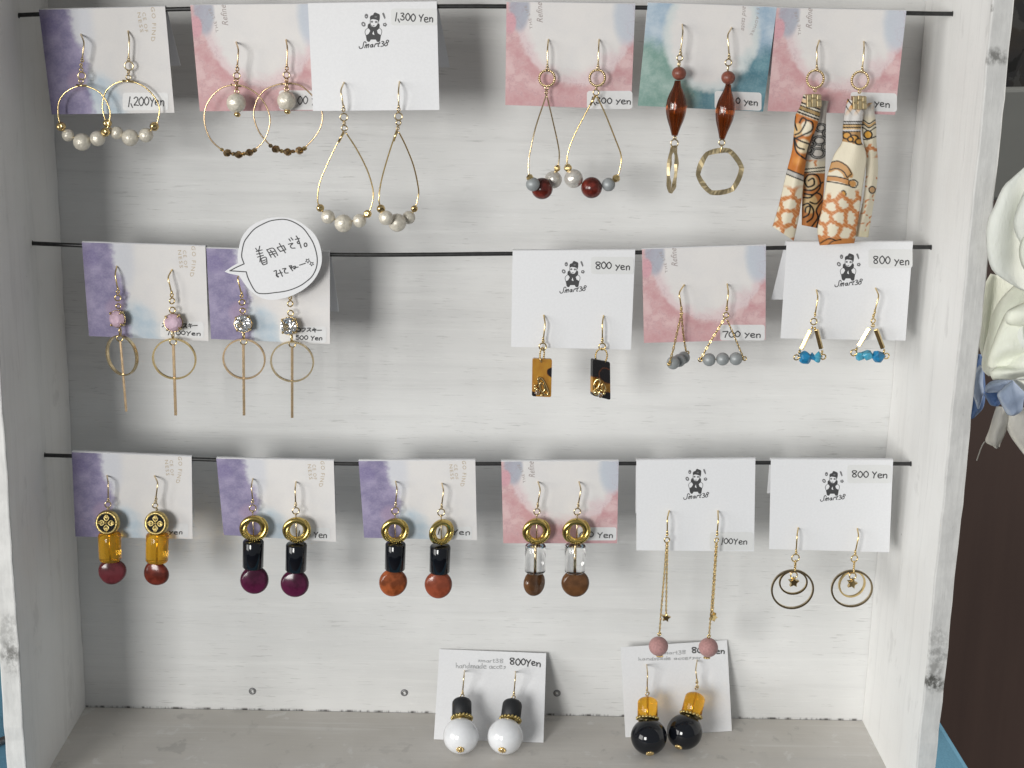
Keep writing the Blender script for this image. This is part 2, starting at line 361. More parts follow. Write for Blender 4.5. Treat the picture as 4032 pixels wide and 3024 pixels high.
# ------------------------------------------------------------------ printed cards
def card_mat(kind):
    g = G(kind + '_watercolour_card'); uv = g.uv(); s = g.sep(uv); u = s[0]; v = g.sub(1.0, s[1])
    vec = g.scale(uv, (1, 0.85, 1))
    n1 = g.sub(g.noise(vec, 3.2, 6, 0.6, 0.2), 0.5); n2 = g.noise(vec, 4.5, 7, 0.6, 0.12); n3 = g.sub(g.noise(vec, 9, 4, 0.6), 0.5)
    fine = g.noise(vec, 60, 4, 0.6)
    white = g.mix(g.ss(n2, 0.35, 0.7), (0.70, 0.68, 0.665), (0.665, 0.65, 0.645))
    def blob(cx, cy, rx, ry, nz=0.9, soft=(0.6, 1.15)):
        e = g.add(g.m('POWER', g.m('DIVIDE', g.m('ABSOLUTE', g.sub(u, cx)), rx), 2.0), g.m('POWER', g.m('DIVIDE', g.m('ABSOLUTE', g.sub(v, cy)), ry), 2.0))
        e = g.add(e, g.add(g.mul(n1, nz * 1.6), g.mul(n3, nz * 0.5))); return g.ss(e, soft[0], soft[1], True)
    c = white
    if kind == 'purple':
        pur = g.mix(g.ss(n2, 0.38, 0.62), (0.20, 0.175, 0.30), (0.32, 0.28, 0.42))
        blue = g.mix(g.ss(n2, 0.35, 0.65), (0.38, 0.49, 0.58), (0.55, 0.61, 0.66))
        m2 = blob(0.36, 1.0, 0.27, 0.42, 0.7, (0.4, 1.2)); c = g.mix(g.mul(m2, 0.85), c, blue)
        m4 = blob(0.30, 0.12, 0.14, 0.4, 0.8, (0.2, 1.3)); c = g.mix(g.mul(m4, 0.5), c, (0.52, 0.55, 0.63))
        d = g.sub(u, g.add(0.215, g.mul(g.m('MINIMUM', v, 0.75), 0.16)))
        d = g.add(d, g.add(g.mul(n1, 0.30), g.mul(n3, 0.09)))
        c = g.mix(g.ss(d, -0.035, 0.04, True), c, pur)
        pk = blob(0.24, 0.68, 0.10, 0.12, 0.8, (0.1, 1.2)); c = g.mix(g.mul(pk, 0.35), c, (0.45, 0.31, 0.42))
        dk = blob(0.05, 0.16, 0.09, 0.12, 0.8, (0.2, 1.2)); c = g.mix(g.mul(dk, 0.5), c, (0.15, 0.12, 0.27))
    elif kind == 'pink':
        pink = g.mix(g.ss(n2, 0.36, 0.62), (0.53, 0.29, 0.305), (0.645, 0.455, 0.455))
        soft = (0.66, 0.52, 0.535)
        e = g.add(g.m('POWER', g.m('DIVIDE', g.sub(u, 0.54), 0.46), 2.0), g.m('POWER', g.m('DIVIDE', g.sub(v, 0.12), 0.66), 2.0))
        e = g.add(e, g.add(g.mul(n1, 0.9), g.mul(n3, 0.25)))
        c = g.mix(g.mul(g.ss(e, 0.5, 0.85), 0.85), c, soft); c = g.mix(g.ss(e, 0.88, 1.08), c, pink)
        dk = g.mul(g.ss(v, 0.75, 1.0), g.ss(n2, 0.42, 0.6)); c = g.mix(g.mul(dk, 0.6), c, (0.46, 0.20, 0.24))
        b1 = blob(0.10, 0.05, 0.085, 0.24, 0.5, (0.5, 1.2)); c = g.mix(g.mul(b1, 0.85), c, (0.34, 0.37, 0.44))
        b2 = blob(0.95, 0.10, 0.13, 0.30, 0.5, (0.4, 1.2)); c = g.mix(g.mul(b2, 0.85), c, (0.46, 0.51, 0.58))
        pk = blob(0.03, 0.20, 0.05, 0.11, 0.4, (0.5, 1.2)); c = g.mix(pk, c, (0.60, 0.33, 0.37))
        ringv = g.m('ABSOLUTE', g.sub(n2, 0.5)); c = g.mix(g.mul(g.mul(g.ss(ringv, 0.0, 0.012, True), g.ss(e, 0.6, 1.0)), 0.35), c, (0.36, 0.20, 0.24))
    else:
        gr = g.mix(g.ss(n2, 0.36, 0.64), (0.17, 0.30, 0.26), (0.33, 0.45, 0.41))
        te = g.mix(g.ss(n2, 0.36, 0.64), (0.075, 0.19, 0.24), (0.15, 0.29, 0.34))
        bl = g.mix(g.ss(n2, 0.36, 0.64), (0.30, 0.41, 0.52), (0.48, 0.56, 0.63))
        e = g.add(g.m('POWER', g.m('DIVIDE', g.sub(u, 0.52), 0.36), 2.0), g.m('POWER', g.m('DIVIDE', g.sub(v, 0.26), 0.56), 2.0))
        e = g.add(e, g.add(g.mul(n1, 1.0), g.mul(n3, 0.25)))
        base = g.mix(g.ss(g.add(u, g.mul(n1, 0.5)), 0.35, 0.6), gr, te)
        base = g.mix(g.ss(g.add(v, g.mul(n1, 0.5)), 0.25, 0.5, True), base, bl)
        c = g.mix(g.mul(g.ss(e, 0.55, 0.9), 0.6), c, (0.50, 0.59, 0.60)); c = g.mix(g.ss(e, 0.85, 1.2), c, base)
    c = g.mix(g.mul(g.ss(fine, 0.4, 0.7), 0.06), c, (0.9, 0.9, 0.9))
    g.set(col=c, rough=0.7); g.bump(fine, 0.00002)
    return g.mat
CM = {k: card_mat(k) for k in ('purple', 'pink', 'teal')}
CM['white'] = MAT['paper']

class Card:
    """a folded paper card hanging over a rod: front panel, fold, back flap; corners picked in the photograph and set on the card's own plane"""
    def __init__(s, kind, corners, label, rod=None, lean=None, flap=0.028, fwd=0.0, fshift=0.0, group=None):
        s.kind = kind
        if lean is None:
            Y0 = YR - RR - 0.0005; top = Y0 - (0.0009 if fwd > 0.004 else 0)
            s.p0 = None
            tl = PY(*nat(*corners[0]), top); tr = PY(*nat(*corners[1]), top)
            br = PY(*nat(*corners[2]), top - fwd); bl = PY(*nat(*corners[3]), top - fwd)
        else:
            bl = PZ(*nat(*corners[3]), 0.0003); br = PZ(*nat(*corners[2]), 0.0003)
            tl = PY(*nat(*corners[0]), lean); tr = PY(*nat(*corners[1]), lean)
        pn = (br - bl).cross(tl - bl); dr = ray(*nat(*corners[1]))      # a flat card: the fourth corner lies in the plane of the other three
        tr = CAM + dr * ((bl - CAM).dot(pn) / dr.dot(pn))
        if lean is not None and tr.y > lean:                           # then the right top corner is the one that touches the back board
            tr = PY(*nat(*corners[1]), lean); pn = (tr - br).cross(bl - br); dr = ray(*nat(*corners[0]))
            tl = CAM + dr * ((bl - CAM).dot(pn) / dr.dot(pn))
        s.tl, s.tr, s.br, s.bl = tl, tr, br, bl
        e = ((tl + tr) - (bl + br)).normalized(); r = ((tr + br) - (tl + bl)).normalized()
        s.nrm = pn.normalized()
        if s.nrm.dot(CAM - tl) < 0: s.nrm = -s.nrm
        s.c0 = bl.copy()
        fshift += 0.0017 * ((tl.x + tr.x) / 2) / 0.15 + ((bl.x - tl.x) + (br.x - tr.x)) / 2 / max(.01, (tl - bl).length) * flap
        NU, NV = 8, 10
        rows = []; uvs = []
        wav = random.uniform(0, 6)
        def curl(u, v): return Vector((0, 0, 0))
        for j in range(NV + 1):
            v = 1 - j / NV
            rows.append([(bl.lerp(br, i / NU)).lerp(tl.lerp(tr, i / NU), 1 - v) for i in range(NU + 1)]); uvs.append(1 - v)
        if lean is None:                             # fold over the rod and back flap
            hz = (tl.z + tr.z) / 2
            rt = rows[-1]
            yb = YR + RR + 0.0006; ym = YR
            for t in (0.25, 0.5, 0.75, 1.0):
                a = math.pi * t
                rows.append([Vector((p.x, (p.y + yb) / 2 - (yb - p.y) / 2 * math.cos(a), p.z + 0.0005 * math.sin(a))) for p in rt]); uvs.append(1.0)
            last = rows[-1]; n = 5
            for t in range(1, n + 1):
                k = t / n
                rows.append([Vector((p.x + fshift * k, p.y + 0.006 * k, p.z - flap * k)) for p in last]); uvs.append(1.0)
        mb = MB().grid(rows)
        s.obj = None
        root = thing('earring_card', label, 'card', (tl + tr) / 2, group); s.root = root
        paper = build('card', mb, [CM[kind], MAT['paper']], root, False, recalc=False)
        me = paper.data
        for p in me.polygons:
            p.material_index = 0 if p.vertices[0] < (NU + 1) * NV else 1
        uvl = me.uv_layers.new(name='UVMap'); ncol = NU + 1
        for lp in me.loops:
            vi = lp.vertex_index; uvl.data[lp.index].uv = ((vi % ncol) / NU, uvs[vi // ncol])
        # make sure the front faces the viewer so that the thickness goes inwards
        me.update()
        if me.polygons[0].normal.dot(s.nrm) < 0: me.flip_normals()
        sm = paper.modifiers.new('thickness', 'SOLIDIFY'); sm.thickness = 0.00028; sm.offset = -1
        s.paper = paper
    def on(s, x, y, off=0.0):
        d = ray(x, y); p0 = s.c0 + s.nrm * off
        t = (p0 - CAM).dot(s.nrm) / d.dot(s.nrm); return CAM + d * t
    def at(s, u, v, off=0.0):
        return (s.tl.lerp(s.tr, u)).lerp(s.bl.lerp(s.br, u), v) + s.nrm * off

def ribbon(mb, P, wd, nrm, closed=False, lift=0.0):
    P = [Vector(p) + nrm * lift for p in P]; n = len(P)
    if n < 2: return
    o = len(mb.v)
    for i in range(n):
        a = P[(i - 1) % n] if closed or i > 0 else P[i]; b = P[(i + 1) % n] if closed or i < n - 1 else P[i]
        t = (b - a); t = t.normalized() if t.length > 0 else Vector((1, 0, 0)); sd = nrm.cross(t) * wd / 2
        e = Vector((0, 0, 0))
        if not closed and i == 0: e = -t * wd * 0.35
        if not closed and i == n - 1: e = t * wd * 0.35
        mb.v += [P[i] + sd + e, P[i] - sd + e]
    for i in range(n if closed else n - 1):
        j = (i + 1) % n; mb.face(o + 2 * i, o + 2 * i + 1, o + 2 * j + 1, o + 2 * j)

class Pen:
    """hand lettering: thin flat ink strokes lying just above a surface; xy are photograph pixels, put on that surface"""
    def __init__(s, surf, off): s.surf = surf; s.off = off; s.mb = MB(); s.k = 0
    def stroke(s, pts, wpx, closed=False, sm=4):
        if len(pts) == 2: pts = [pts[0], ((pts[0][0] + pts[1][0]) / 2 + random.uniform(-.3, .3), (pts[0][1] + pts[1][1]) / 2), pts[1]]
        P = [s.surf.on(x, y, s.off) for x, y in pts]
        if sm > 1 and len(P) > 2: P = smooth(P, sm, closed)
        s.k += 1
        ribbon(s.mb, P, 0.98 * wpx * mpp(P[0]), s.surf.nrm, closed, 0.000002 * (s.k % 60))
    def fill(s, pts):
        s.k += 1
        s.mb.flat([s.surf.on(x, y, s.off + 0.000002 * (s.k % 60)) for x, y in pts])
    def done(s, name, mats, parent, label=None):
        return build(name, s.mb, mats, parent, False, label=label, recalc=False)
GLY = {
 '0': (0.62, [([(.3, .02), (.08, .3), (.06, .68), (.28, .98), (.5, .72), (.54, .34), (.34, .03)], True)]),
 '1': (0.38, [([(.28, -.05), (.2, .5), (.12, 1.05)], False)]),
 ',': (0.26, [([(.02, .78), (.2, 1.2)], False)]),
 '2': (0.62, [([(.08, .2), (.3, .02), (.5, .22), (.36, .55), (.08, .95), (.3, .92), (.56, .98)], False)]),
 '3': (0.62, [([(.1, .08), (.36, .02), (.46, .22), (.22, .44), (.48, .6), (.46, .9), (.2, 1.0), (.06, .85)], False)]),
 '5': (0.62, [([(.16, .05), (.12, .45), (.36, .4), (.52, .65), (.4, .95), (.08, .95)], False), ([(.16, .05), (.52, .03)], False)]),
 '7': (0.62, [([(.04, .1), (.54, .05), (.36, .5), (.26, 1.0)], False)]),
 '8': (0.66, [([(.3, .45), (.08, .26), (.16, .05), (.46, .04), (.54, .22), (.3, .46), (.1, .74), (.2, .98), (.46, .94), (.5, .7)], True)]),
 'Y': (0.60, [([(.04, .12), (.28, .55)], False), ([(.52, .06), (.28, .55), (.2, 1.02)], False)]),
 'y': (0.58, [([(.06, .34), (.28, .66)], False), ([(.5, .3), (.3, .7), (.1, 1.12)], False)]),
 'e': (0.56, [([(.08, .68), (.42, .58), (.36, .38), (.12, .42), (.06, .75), (.2, .96), (.48, .9)], False)]),
 'n': (0.54, [([(.08, .42), (.1, .96)], False), ([(.1, .6), (.28, .4), (.44, .55), (.42, .98)], False)]),
 ' ': (0.34, []),
 's': (.45, [([(.38, .45), (.12, .5), (.34, .7), (.08, .95)], False)]), 'm': (.8, [([(.05, .95), (.1, .5), (.2, .5), (.26, .95)], False), ([(.26, .6), (.46, .48), (.52, .95)], False), ([(.52, .6), (.66, .48), (.72, .95)], False)]),
 'a': (.55, [([(.42, .5), (.1, .55), (.1, .9), (.36, .85), (.42, .5), (.46, .98)], False)]), 'r': (.42, [([(.08, .5), (.1, .98)], False), ([(.1, .65), (.34, .5)], False)]),
 't': (.42, [([(.2, .1), (.18, .9), (.36, .96)], False), ([(.04, .42), (.38, .4)], False)]), 'h': (.52, [([(.08, 0), (.1, .98)], False), ([(.1, .65), (.3, .5), (.4, .98)], False)]),
 'd': (.55, [([(.4, .52), (.1, .6), (.12, .95), (.4, .85)], False), ([(.44, 0), (.42, .98)], False)]), 'c': (.48, [([(.4, .5), (.1, .6), (.12, .9), (.4, .95)], False)]),
 'o': (.5, [([(.25, .5), (.06, .72), (.25, .96), (.44, .72)], True)]),
 'ス': (0.8, [([(.12, .18), (.6, .14), (.36, .6), (.06, .95)], False), ([(.4, .55), (.68, .95)], False)]),
 'キ': (0.8, [([(.1, .38), (.62, .26)], False), ([(.08, .66), (.68, .54)], False), ([(.3, .05), (.46, 1.0)], False)]),
 'ー': (0.8, [([(.06, .55), (.7, .5)], False)]), 'ワ': (0.8, [([(.1, .5), (.1, .18)], False), ([(.1, .18), (.62, .16), (.5, .6), (.25, 1.0)], False)]),
 'フ': (0.8, [([(.1, .18), (.62, .16), (.5, .6), (.2, 1.0)], False)]), 'ロ': (0.8, [([(.12, .2), (.16, .9), (.58, .88), (.62, .2)], True)])}
def write(pen, k, text, x0, y0, x1, y1, wpx=4.4, drop=0.0):
    tot = sum(GLY[c][0] for c in text); hgt = (y1 - y0); x = 0.0
    for c in text:
        wd, st = GLY[c]
        for pts, cl in st:
            q = []
            jx, jy, js = random.uniform(-.02, .02), random.uniform(-.05, .05), random.uniform(.93, 1.06)
            for a, b in pts:
                fx = (x + a * js + jx) / tot
                q.append(nat(k, x0 + (x1 - x0) * fx, y0 + hgt * (b * js + jy) + drop * fx))
            pen.stroke(q, wpx, cl)
        x += wd
def sticker(card, k, quad, mat='sticker', rnd=0.16):
    """rounded price label stuck on a card; quad = x0,y0,x1,y1 (crop pixels), optional slope"""
    x0, y0, x1, y1 = quad[:4]; dr = quad[4] if len(quad) > 4 else 0
    r = rnd * (y1 - y0); P = []
    for cx, cy, a0 in ((x1 - r, y0 + r, -90), (x1 - r, y1 - r, 0), (x0 + r, y1 - r, 90), (x0 + r, y0 + r, 180)):
        for i in range(5):
            a = math.radians(a0 + i * 22.5); px = cx + r * math.cos(a); py = cy + r * math.sin(a)
            P.append(nat(k, px, py + dr * (px - x0) / (x1 - x0)))
    pts = [card.on(x, y, 0.00010) for x, y in P]
    return build('price_sticker', MB().prism(pts, -card.nrm * 0.00008), MAT[mat], card.root, False)
def price(card, k, quad, text, tq, drop=0.0, mat='sticker', wpx=4.4, more=None):
    st = sticker(card, k, quad, mat) if quad else None
    pen = Pen(card, 0.00016)
    write(pen, k, text, *tq, wpx=wpx, drop=drop)
    for t, q, d in (more or []): write(pen, k, t, *q, wpx=wpx, drop=d)
    ob = pen.done('handwriting', MAT['ink'], st if st else card.root)
    return ob
def typeset(card, k, items, mat, name='printed_words'):
    """small printed words; every item: text, list of (x,y) path start/end in crop pixels, letter height in crop px, shear"""
    mb = MB()
    for text, (ax, ay), (bx, by), hgt, shear, bend in items:
        cu = bpy.data.curves.new('t', 'FONT'); cu.body = text; cu.resolution_u = 2; cu.shear = shear
        cu.space_character = 1.25 if shear == 0 else 1.0
        o = bpy.data.objects.new('t', cu); COL.objects.link(o); dg = bpy.context.evaluated_depsgraph_get()
        me = bpy.data.meshes.new_from_object(o.evaluated_get(dg)); 
        xs = [v.co.x for v in me.vertices] or [0, 1]; x0, x1 = min(xs), max(xs)
        d = Vector((bx - ax, by - ay)); L = d.length; d.normalize(); up = Vector((d.y, -d.x)); ofs = len(mb.v)
        for v in me.vertices:
            f = (v.co.x - x0) / (x1 - x0)
            q = Vector((ax, ay)) + d * (f * L) + up * (v.co.y / 0.7 * hgt + bend * 4 * f * (1 - f))
            mb.v.append(card.on(*nat(k, q.x, q.y), 0.00006))
        for p in me.polygons: mb.face(*[ofs + i for i in p.vertices])
        bpy.data.objects.remove(o); bpy.data.curves.remove(cu); bpy.data.meshes.remove(me)
    return build(name, mb, MAT[mat], card.root, False, recalc=False)
def ell(cx, cy, rx, ry, n=12, rot=0.0):
    return [(cx + rx * math.cos(a) * math.cos(rot) - ry * math.sin(a) * math.sin(rot), cy + rx * math.cos(a) * math.sin(rot) + ry * math.sin(a) * math.cos(rot)) for a in [2 * math.pi * i / n for i in range(n)]]
def logo(card, cx, cy, sc):
    """the little black and white emblem printed on the white cards, with its lettering; cx,cy native px of its centre"""
    fx = lambda pts: [(cx + (x - 560) / 7.373 * sc, cy + (y - 520) / 7.373 * sc) for x, y in pts]
    pen = Pen(card, 0.00006); mb = pen.mb
    mb.cur = 0
    cap = [(455, 260), (480, 215), (540, 195), (560, 150), (590, 130), (640, 150), (700, 175), (715, 210), (712, 300), (690, 380), (670, 340), (600, 315), (520, 305), (465, 330)]
    jac = [(400, 480), (410, 440), (450, 410), (470, 460), (500, 500), (550, 520), (610, 505), (660, 440), (690, 410), (712, 460), (705, 540), (640, 600), (660, 670), (745, 720), (720, 870), (690, 900), (640, 890), (610, 835), (480, 835), (450, 890), (410, 895), (375, 860), (350, 725), (420, 690), (465, 610), (440, 560), (400, 540)]
    pen.fill(fx(cap)); pen.fill(fx(jac))
    w_ = 3.2 * sc
    for st in ([(465, 330), (470, 430), (520, 500), (560, 512), (610, 500), (660, 430), (672, 350)], [(400, 540), (350, 580), (330, 640), (350, 720)], [(705, 540), (755, 580), (765, 640), (745, 715)]):
        pen.stroke(fx(st), 1.8 * sc)
    for st in ([(360, 925), (335, 890), (300, 910), (285, 980), (270, 1040), (220, 1070), (185, 1050), (180, 1015)],
               [(320, 1050), (350, 970)], [(335, 1010), (375, 960), (383, 985), (362, 1050)], [(375, 1005), (420, 955), (430, 975), (412, 1045)],
               [(525, 960), (480, 975), (470, 1020), (500, 1030), (535, 960), (528, 1032)], [(565, 1028), (600, 945)], [(585, 975), (620, 940), (645, 955)],
               [(715, 905), (665, 1000), (695, 1010)], [(640, 935), (720, 925)],
               [(760, 890), (800, 880), (820, 910), (775, 938), (820, 960), (800, 1000), (740, 1010)]):
        pen.stroke(fx(st), w_)
    pen.stroke(fx([(945, 865), (905, 850), (880, 890), (905, 925), (910, 970), (865, 1000), (835, 970), (860, 930), (925, 905)]), w_, True)
    mb.cur = 1
    for e in (ell(510, 372, 30, 27), ell(617, 378, 32, 28), ell(552, 476, 28, 12), ell(610, 245, 36, 24), ell(365, 228, 46, 64), ell(290, 437, 52, 66, 12, -.5), ell(845, 448, 58, 56, 5)):
        pen.fill(fx(e))
    pen.fill(fx([(775, 160), (800, 130), (830, 165), (862, 275), (838, 303), (805, 240)]))
    mb.cur = 2
    pen.fill(fx([(550, 610), (575, 720), (520, 690)])); pen.fill(fx(ell(290, 437, 18, 26, 10, -.5))); pen.fill(fx(ell(362, 240, 14, 12))); pen.fill(fx(ell(845, 440, 16, 14)))
    return pen.done('emblem', [MAT['ink'], MAT['inkgrey'], MAT['paper']], card.root)

def C4(k, a, b, c, d): return [(k, *a), (k, *b), (k, *c), (k, *d)]
GRP = None
K = {}
K['A1'] = Card('purple', C4('c1', (362, 92), (1540, 62), (1628, 1052), (483, 1068)), 'purple watercolour card under the left end of the top rod, priced 1,200 yen', flap=.026, fshift=.0045)
K['A2'] = Card('pink', C4('c2', (85, 35), (955, 27), (975, 752), (150, 757)), 'pink watercolour card on the top rod, partly covered by the white card', flap=.03, fshift=.003)
K['A3'] = Card('white', C4('c2', (885, 22), (1762, 10), (1780, 748), (920, 755)), 'white card on the top rod with black emblem, priced 1,300 yen', fwd=0.0085, flap=.029, fshift=.005)
K['A4'] = Card('pink', C4('c3', (182, 15), (1160, 30), (1128, 830), (173, 797)), 'pink watercolour card on the top rod next to the teal card, priced 1,300 yen', flap=.03)
K['A5'] = Card('teal', C4('c4', (195, 20), (1175, 55), (1070, 848), (118, 803)), 'teal and green watercolour card, the only one of its colour', flap=.03)
K['A6'] = Card('pink', C4('c5', (262, 52), (1110, 70), (1035, 750), (203, 725)), 'pink watercolour card at the right end of the top rod behind scarf earrings', flap=.03, fshift=-.004)
K['B1'] = Card('purple', C4('c6', (225, 192), (1122, 222), (1145, 908), (277, 872)), 'purple watercolour card at the left end of the middle rod behind pink stones', flap=.03)
K['B2'] = Card('purple', C4('c6', (1128, 235), (2025, 262), (2025, 930), (1163, 893)), 'purple watercolour card on the middle rod below the speech bubble', flap=.03, fshift=.004)
K['B3'] = Card('white', C4('b3', (165, 140), (1325, 132), (1285, 1075), (150, 1048)), 'white card with emblem behind tortoiseshell plate earrings, priced 800 yen', flap=.03)
K['B4'] = Card('pink', C4('b4', (140, 150), (1560, 105), (1555, 1185), (162, 1223)), 'pink watercolour card on the middle rod, priced 700 yen', flap=.03)
K['B5'] = Card('white', C4('b5', (270, 148), (1645, 148), (1563, 1220), (203, 1195)), 'white card with emblem behind turquoise chip earrings, priced 800 yen', flap=.029, fshift=-.006)
K['C1'] = Card('purple', C4('d1', (228, 112), (1533, 165), (1543, 1057), (268, 1030)), 'purple watercolour card at the left end of the bottom rod behind gold medallions', flap=.03)
K['C2'] = Card('purple', C4('d2', (130, 165), (1292, 190), (1315, 990), (203, 920)), 'purple watercolour card behind the earrings with plum discs', flap=.03)
K['C3'] = Card('purple', C4('d3', (80, 190), (1235, 185), (1252, 972), (135, 948)), 'purple watercolour card behind the earrings with orange discs', flap=.03)
K['C4'] = Card('pink', C4('d4', (110, 195), (1272, 192), (1255, 1003), (130, 1003)), 'pink watercolour card on the bottom rod behind clear crystal cylinders', flap=.03)
K['C5'] = Card('white', C4('d5', (103, 135), (967, 125), (957, 795), (103, 787)), 'white card with emblem behind the long chain earrings, 100 yen showing in its corner', flap=.03, fshift=-.001)
K['C6'] = Card('white', C4('d6', (203, 165), (1343, 172), (1307, 1030), (186, 1000)), 'white card with emblem at the right end of the bottom rod behind double hoops', flap=.02, fshift=-.002)
K['D1'] = Card('white', C4('e1', (232, 305), (1447, 353), (1415, 1370), (168, 1332)), 'white card leaning on the box floor behind white ball earrings', lean=-0.0012)
K['D2'] = Card('white', C4('e2', (185, 285), (1395, 203), (1450, 1238), (240, 1310)), 'tilted white card leaning on the box floor behind black ball earrings', lean=-0.0012)
# price labels and print
price(K['A1'], 'c1', (1145, 865, 1570, 1030), '1,200Yen', (1190, 905, 1535, 985))
price(K['A2'], 'c2', (688, 615, 955, 748), '00 yen', (815, 652, 1010, 708), wpx=4)
price(K['A3'], 'c2', (1450, 58, 1765, 172), '1,300 Yen', (1475, 88, 1740, 140), 12, 'tape')
price(K['A4'], 'c3', (793, 690, 1138, 828), '1,300 yen', (815, 738, 1128, 785), 8)
price(K['A5'], 'c4', (702, 690, 1058, 828, 14), '0 yen', (862, 742, 1030, 790), 14)
price(K['A6'], 'c5', (745, 600, 1048, 722, 10), 'yen', (900, 652, 1002, 695), 8)
price(K['B1'], 'c6', (795, 765, 1110, 882, 4), '1, 00Yen', (845, 832, 1088, 862), 8, more=[('スワロフスキー', (805, 775, 1070, 808), 6)], wpx=4)
price(K['B2'], 'c6', (1660, 795, 2000, 912, 10), '500 Yen', (1775, 866, 1972, 897), 7, more=[('スワロフスキー', (1700, 808, 1972, 838), 6)], wpx=4)
price(K['B3'], 'b3', (905, 195, 1310, 360), '800 yen', (945, 240, 1280, 305), 18, 'tape')
price(K['B4'], 'b4', (1035, 1015, 1548, 1195), '700 yen', (1060, 1085, 1505, 1155), 8)
price(K['B5'], 'b5', (1160, 225, 1640, 430), '800 yen', (1210, 295, 1610, 380), 22, 'tape')
price(K['C1'], 'd1', (1080, 890, 1495, 1040), 'yen', (1285, 958, 1440, 1005), 3, wpx=4)
price(K['C2'], 'd2', (860, 850, 1255, 968), '1  0 Yen', (930, 880, 1230, 940), 14, 'tape', 4)
price(K['C3'], 'd3', (800, 840, 1200, 960), '1   Yen', (855, 860, 1190, 915), 8, 'tape', 4)
price(K['C4'], 'd4', (865, 845, 1250, 975), '0 0 Yen', (885, 890, 1220, 945), 4, wpx=4)
price(K['C5'], 'd5', (635, 655, 952, 788), '100Yen', (715, 700, 908, 742), 3, 'tape', 4)
price(K['C6'], 'd6', (915, 215, 1325, 385), '800 Yen', (955, 270, 1290, 330), 8, 'tape')
price(K['D1'], 'e1', None, '800Yen', (1030, 405, 1385, 480), 25)
price(K['D2'], 'e2', None, '800 Yen', (990, 285, 1372, 345), 14)
for kk, k, items in (('D1', 'e1', [('smart38', (665, 412, 965, 455), 6), ('handmade acces', (415, 460, 990, 520), 12)]), ('D2', 'e2', [('smart38', (640, 330, 930, 370), -12), ('handmade accessor', (385, 400, 1105, 440), -22)])):
    pen = Pen(K[kk], 0.00006)
    for t, q, d in items: write(pen, k, t, *q, wpx=2.6, drop=d)
    pen.done('printed_words', MAT['inkpale'], K[kk].root)
for kk, cx, cy, sc in (('A3', 1472, 108, 1.12), ('B3', 2256, 1080, 1.0), ('B5', 3341, 1052, 1.04), ('C5', 2741, 1896, .95), ('C6', 3279, 1904, .94)): logo(K[kk], cx, cy, sc)
def purple_print(kk):
    c = K[kk]; P = lambda u, v: tuple((lambda q: ((q.x), (q.y)))(Vector(project(c.at(u, v)))))
    w1 = [('NESS', P(.775, .05), P(.785, .235), 13, 0, 0), ('CE OF', P(.815, .05), P(.822, .235), 13, 0, 0), ('GO FIND', P(.885, .0), P(.862, .32), 15, 0, 6)]
    typeset(c, 'n', w1, 'tan')
def pink_print(kk):
    c = K[kk]; P = lambda u, v: project(c.at(u, v))
    typeset(c, 'n', [('THE LIFE', P(.205, .25), P(.155, .03), 11, 0, -5)], 'greyprint')
    typeset(c, 'n', [('Refine', P(.285, .19), P(.275, -.005), 24, .35, 0)], 'greyprint')
def project(p):
    v = ROT.transposed() @ (p - CAM); return (2016 + FPX * v.x / -v.z, 1512 - FPX * v.y / -v.z)
for kk in ('A1', 'B1', 'C1', 'C2', 'C3'): purple_print(kk)
for kk in ('A2', 'A4', 'A6', 'B4', 'C4'): pink_print(kk)
c_ = K['A5']
typeset(c_, 'n', [('S I ADMIRE', project(c_.at(.845, .01)), project(c_.at(.815, .27)), 11, 0, 8), ], 'greyprint')
typeset(c_, 'n', [('and taste', project(c_.at(.735, .0)), project(c_.at(.745, .23)), 18, .35, 0)], 'greyprint')

# ------------------------------------------------------------------ speech bubble
class Plane:
    def __init__(s, p, n): s.c0 = p; s.nrm = n.normalized()
    on = Card.on
bp = Plane(PY(1095, 1020, YR - 0.0105), Vector((0.06, -1, 0.05)))
out = [(20, 1040), (150, 950), (275, 880), (262, 790), (285, 600), (350, 390), (480, 220), (650, 110), (870, 40), (1100, 25), (1300, 60), (1480, 150), (1680, 320), (1790, 520), (1835, 750), (1815, 950), (1700, 1180), (1500, 1370), (1250, 1500), (1050, 1550), (880, 1570), (700, 1530), (560, 1440), (440, 1330), (340, 1190), (290, 1115), (100, 1075)]
root = thing('speech_bubble_card', 'round white paper speech bubble with handwritten Japanese note', 'note', bp.on(1095, 1020))
bpts = [bp.on(*nat('bub', x, y)) for x, y in out]
body = smooth(bpts[3:26], 4)
build('paper_bubble', MB().prism([bpts[0], bpts[1], bpts[2]] + body + [bpts[26]], -bp.nrm * 0.0003), MAT['paper'], root, False)
pen = Pen(bp, 0.00006)
ink = [(385, 895), (355, 820), (338, 740), (355, 610), (390, 480), (450, 390), (540, 280), (620, 215), (750, 145), (870, 95), (1000, 72), (1130, 65), (1260, 95), (1390, 160), (1500, 245), (1600, 380), (1680, 520), (1735, 700), (1750, 850), (1725, 990), (1650, 1130), (1540, 1230), (1420, 1310), (1250, 1380), (1100, 1415), (940, 1435), (790, 1452), (640, 1440), (560, 1360), (500, 1250), (450, 1140), (425, 1045)]
NB = lambda pts: [nat('bub', x, y) for x, y in pts]
pen.stroke(NB(ink), 4.2); pen.stroke(NB([(385, 895), (250, 955), (120, 1025)]), 4.2, sm=1); pen.stroke(NB([(120, 1025), (270, 1035), (425, 1045)]), 4.2, sm=1)
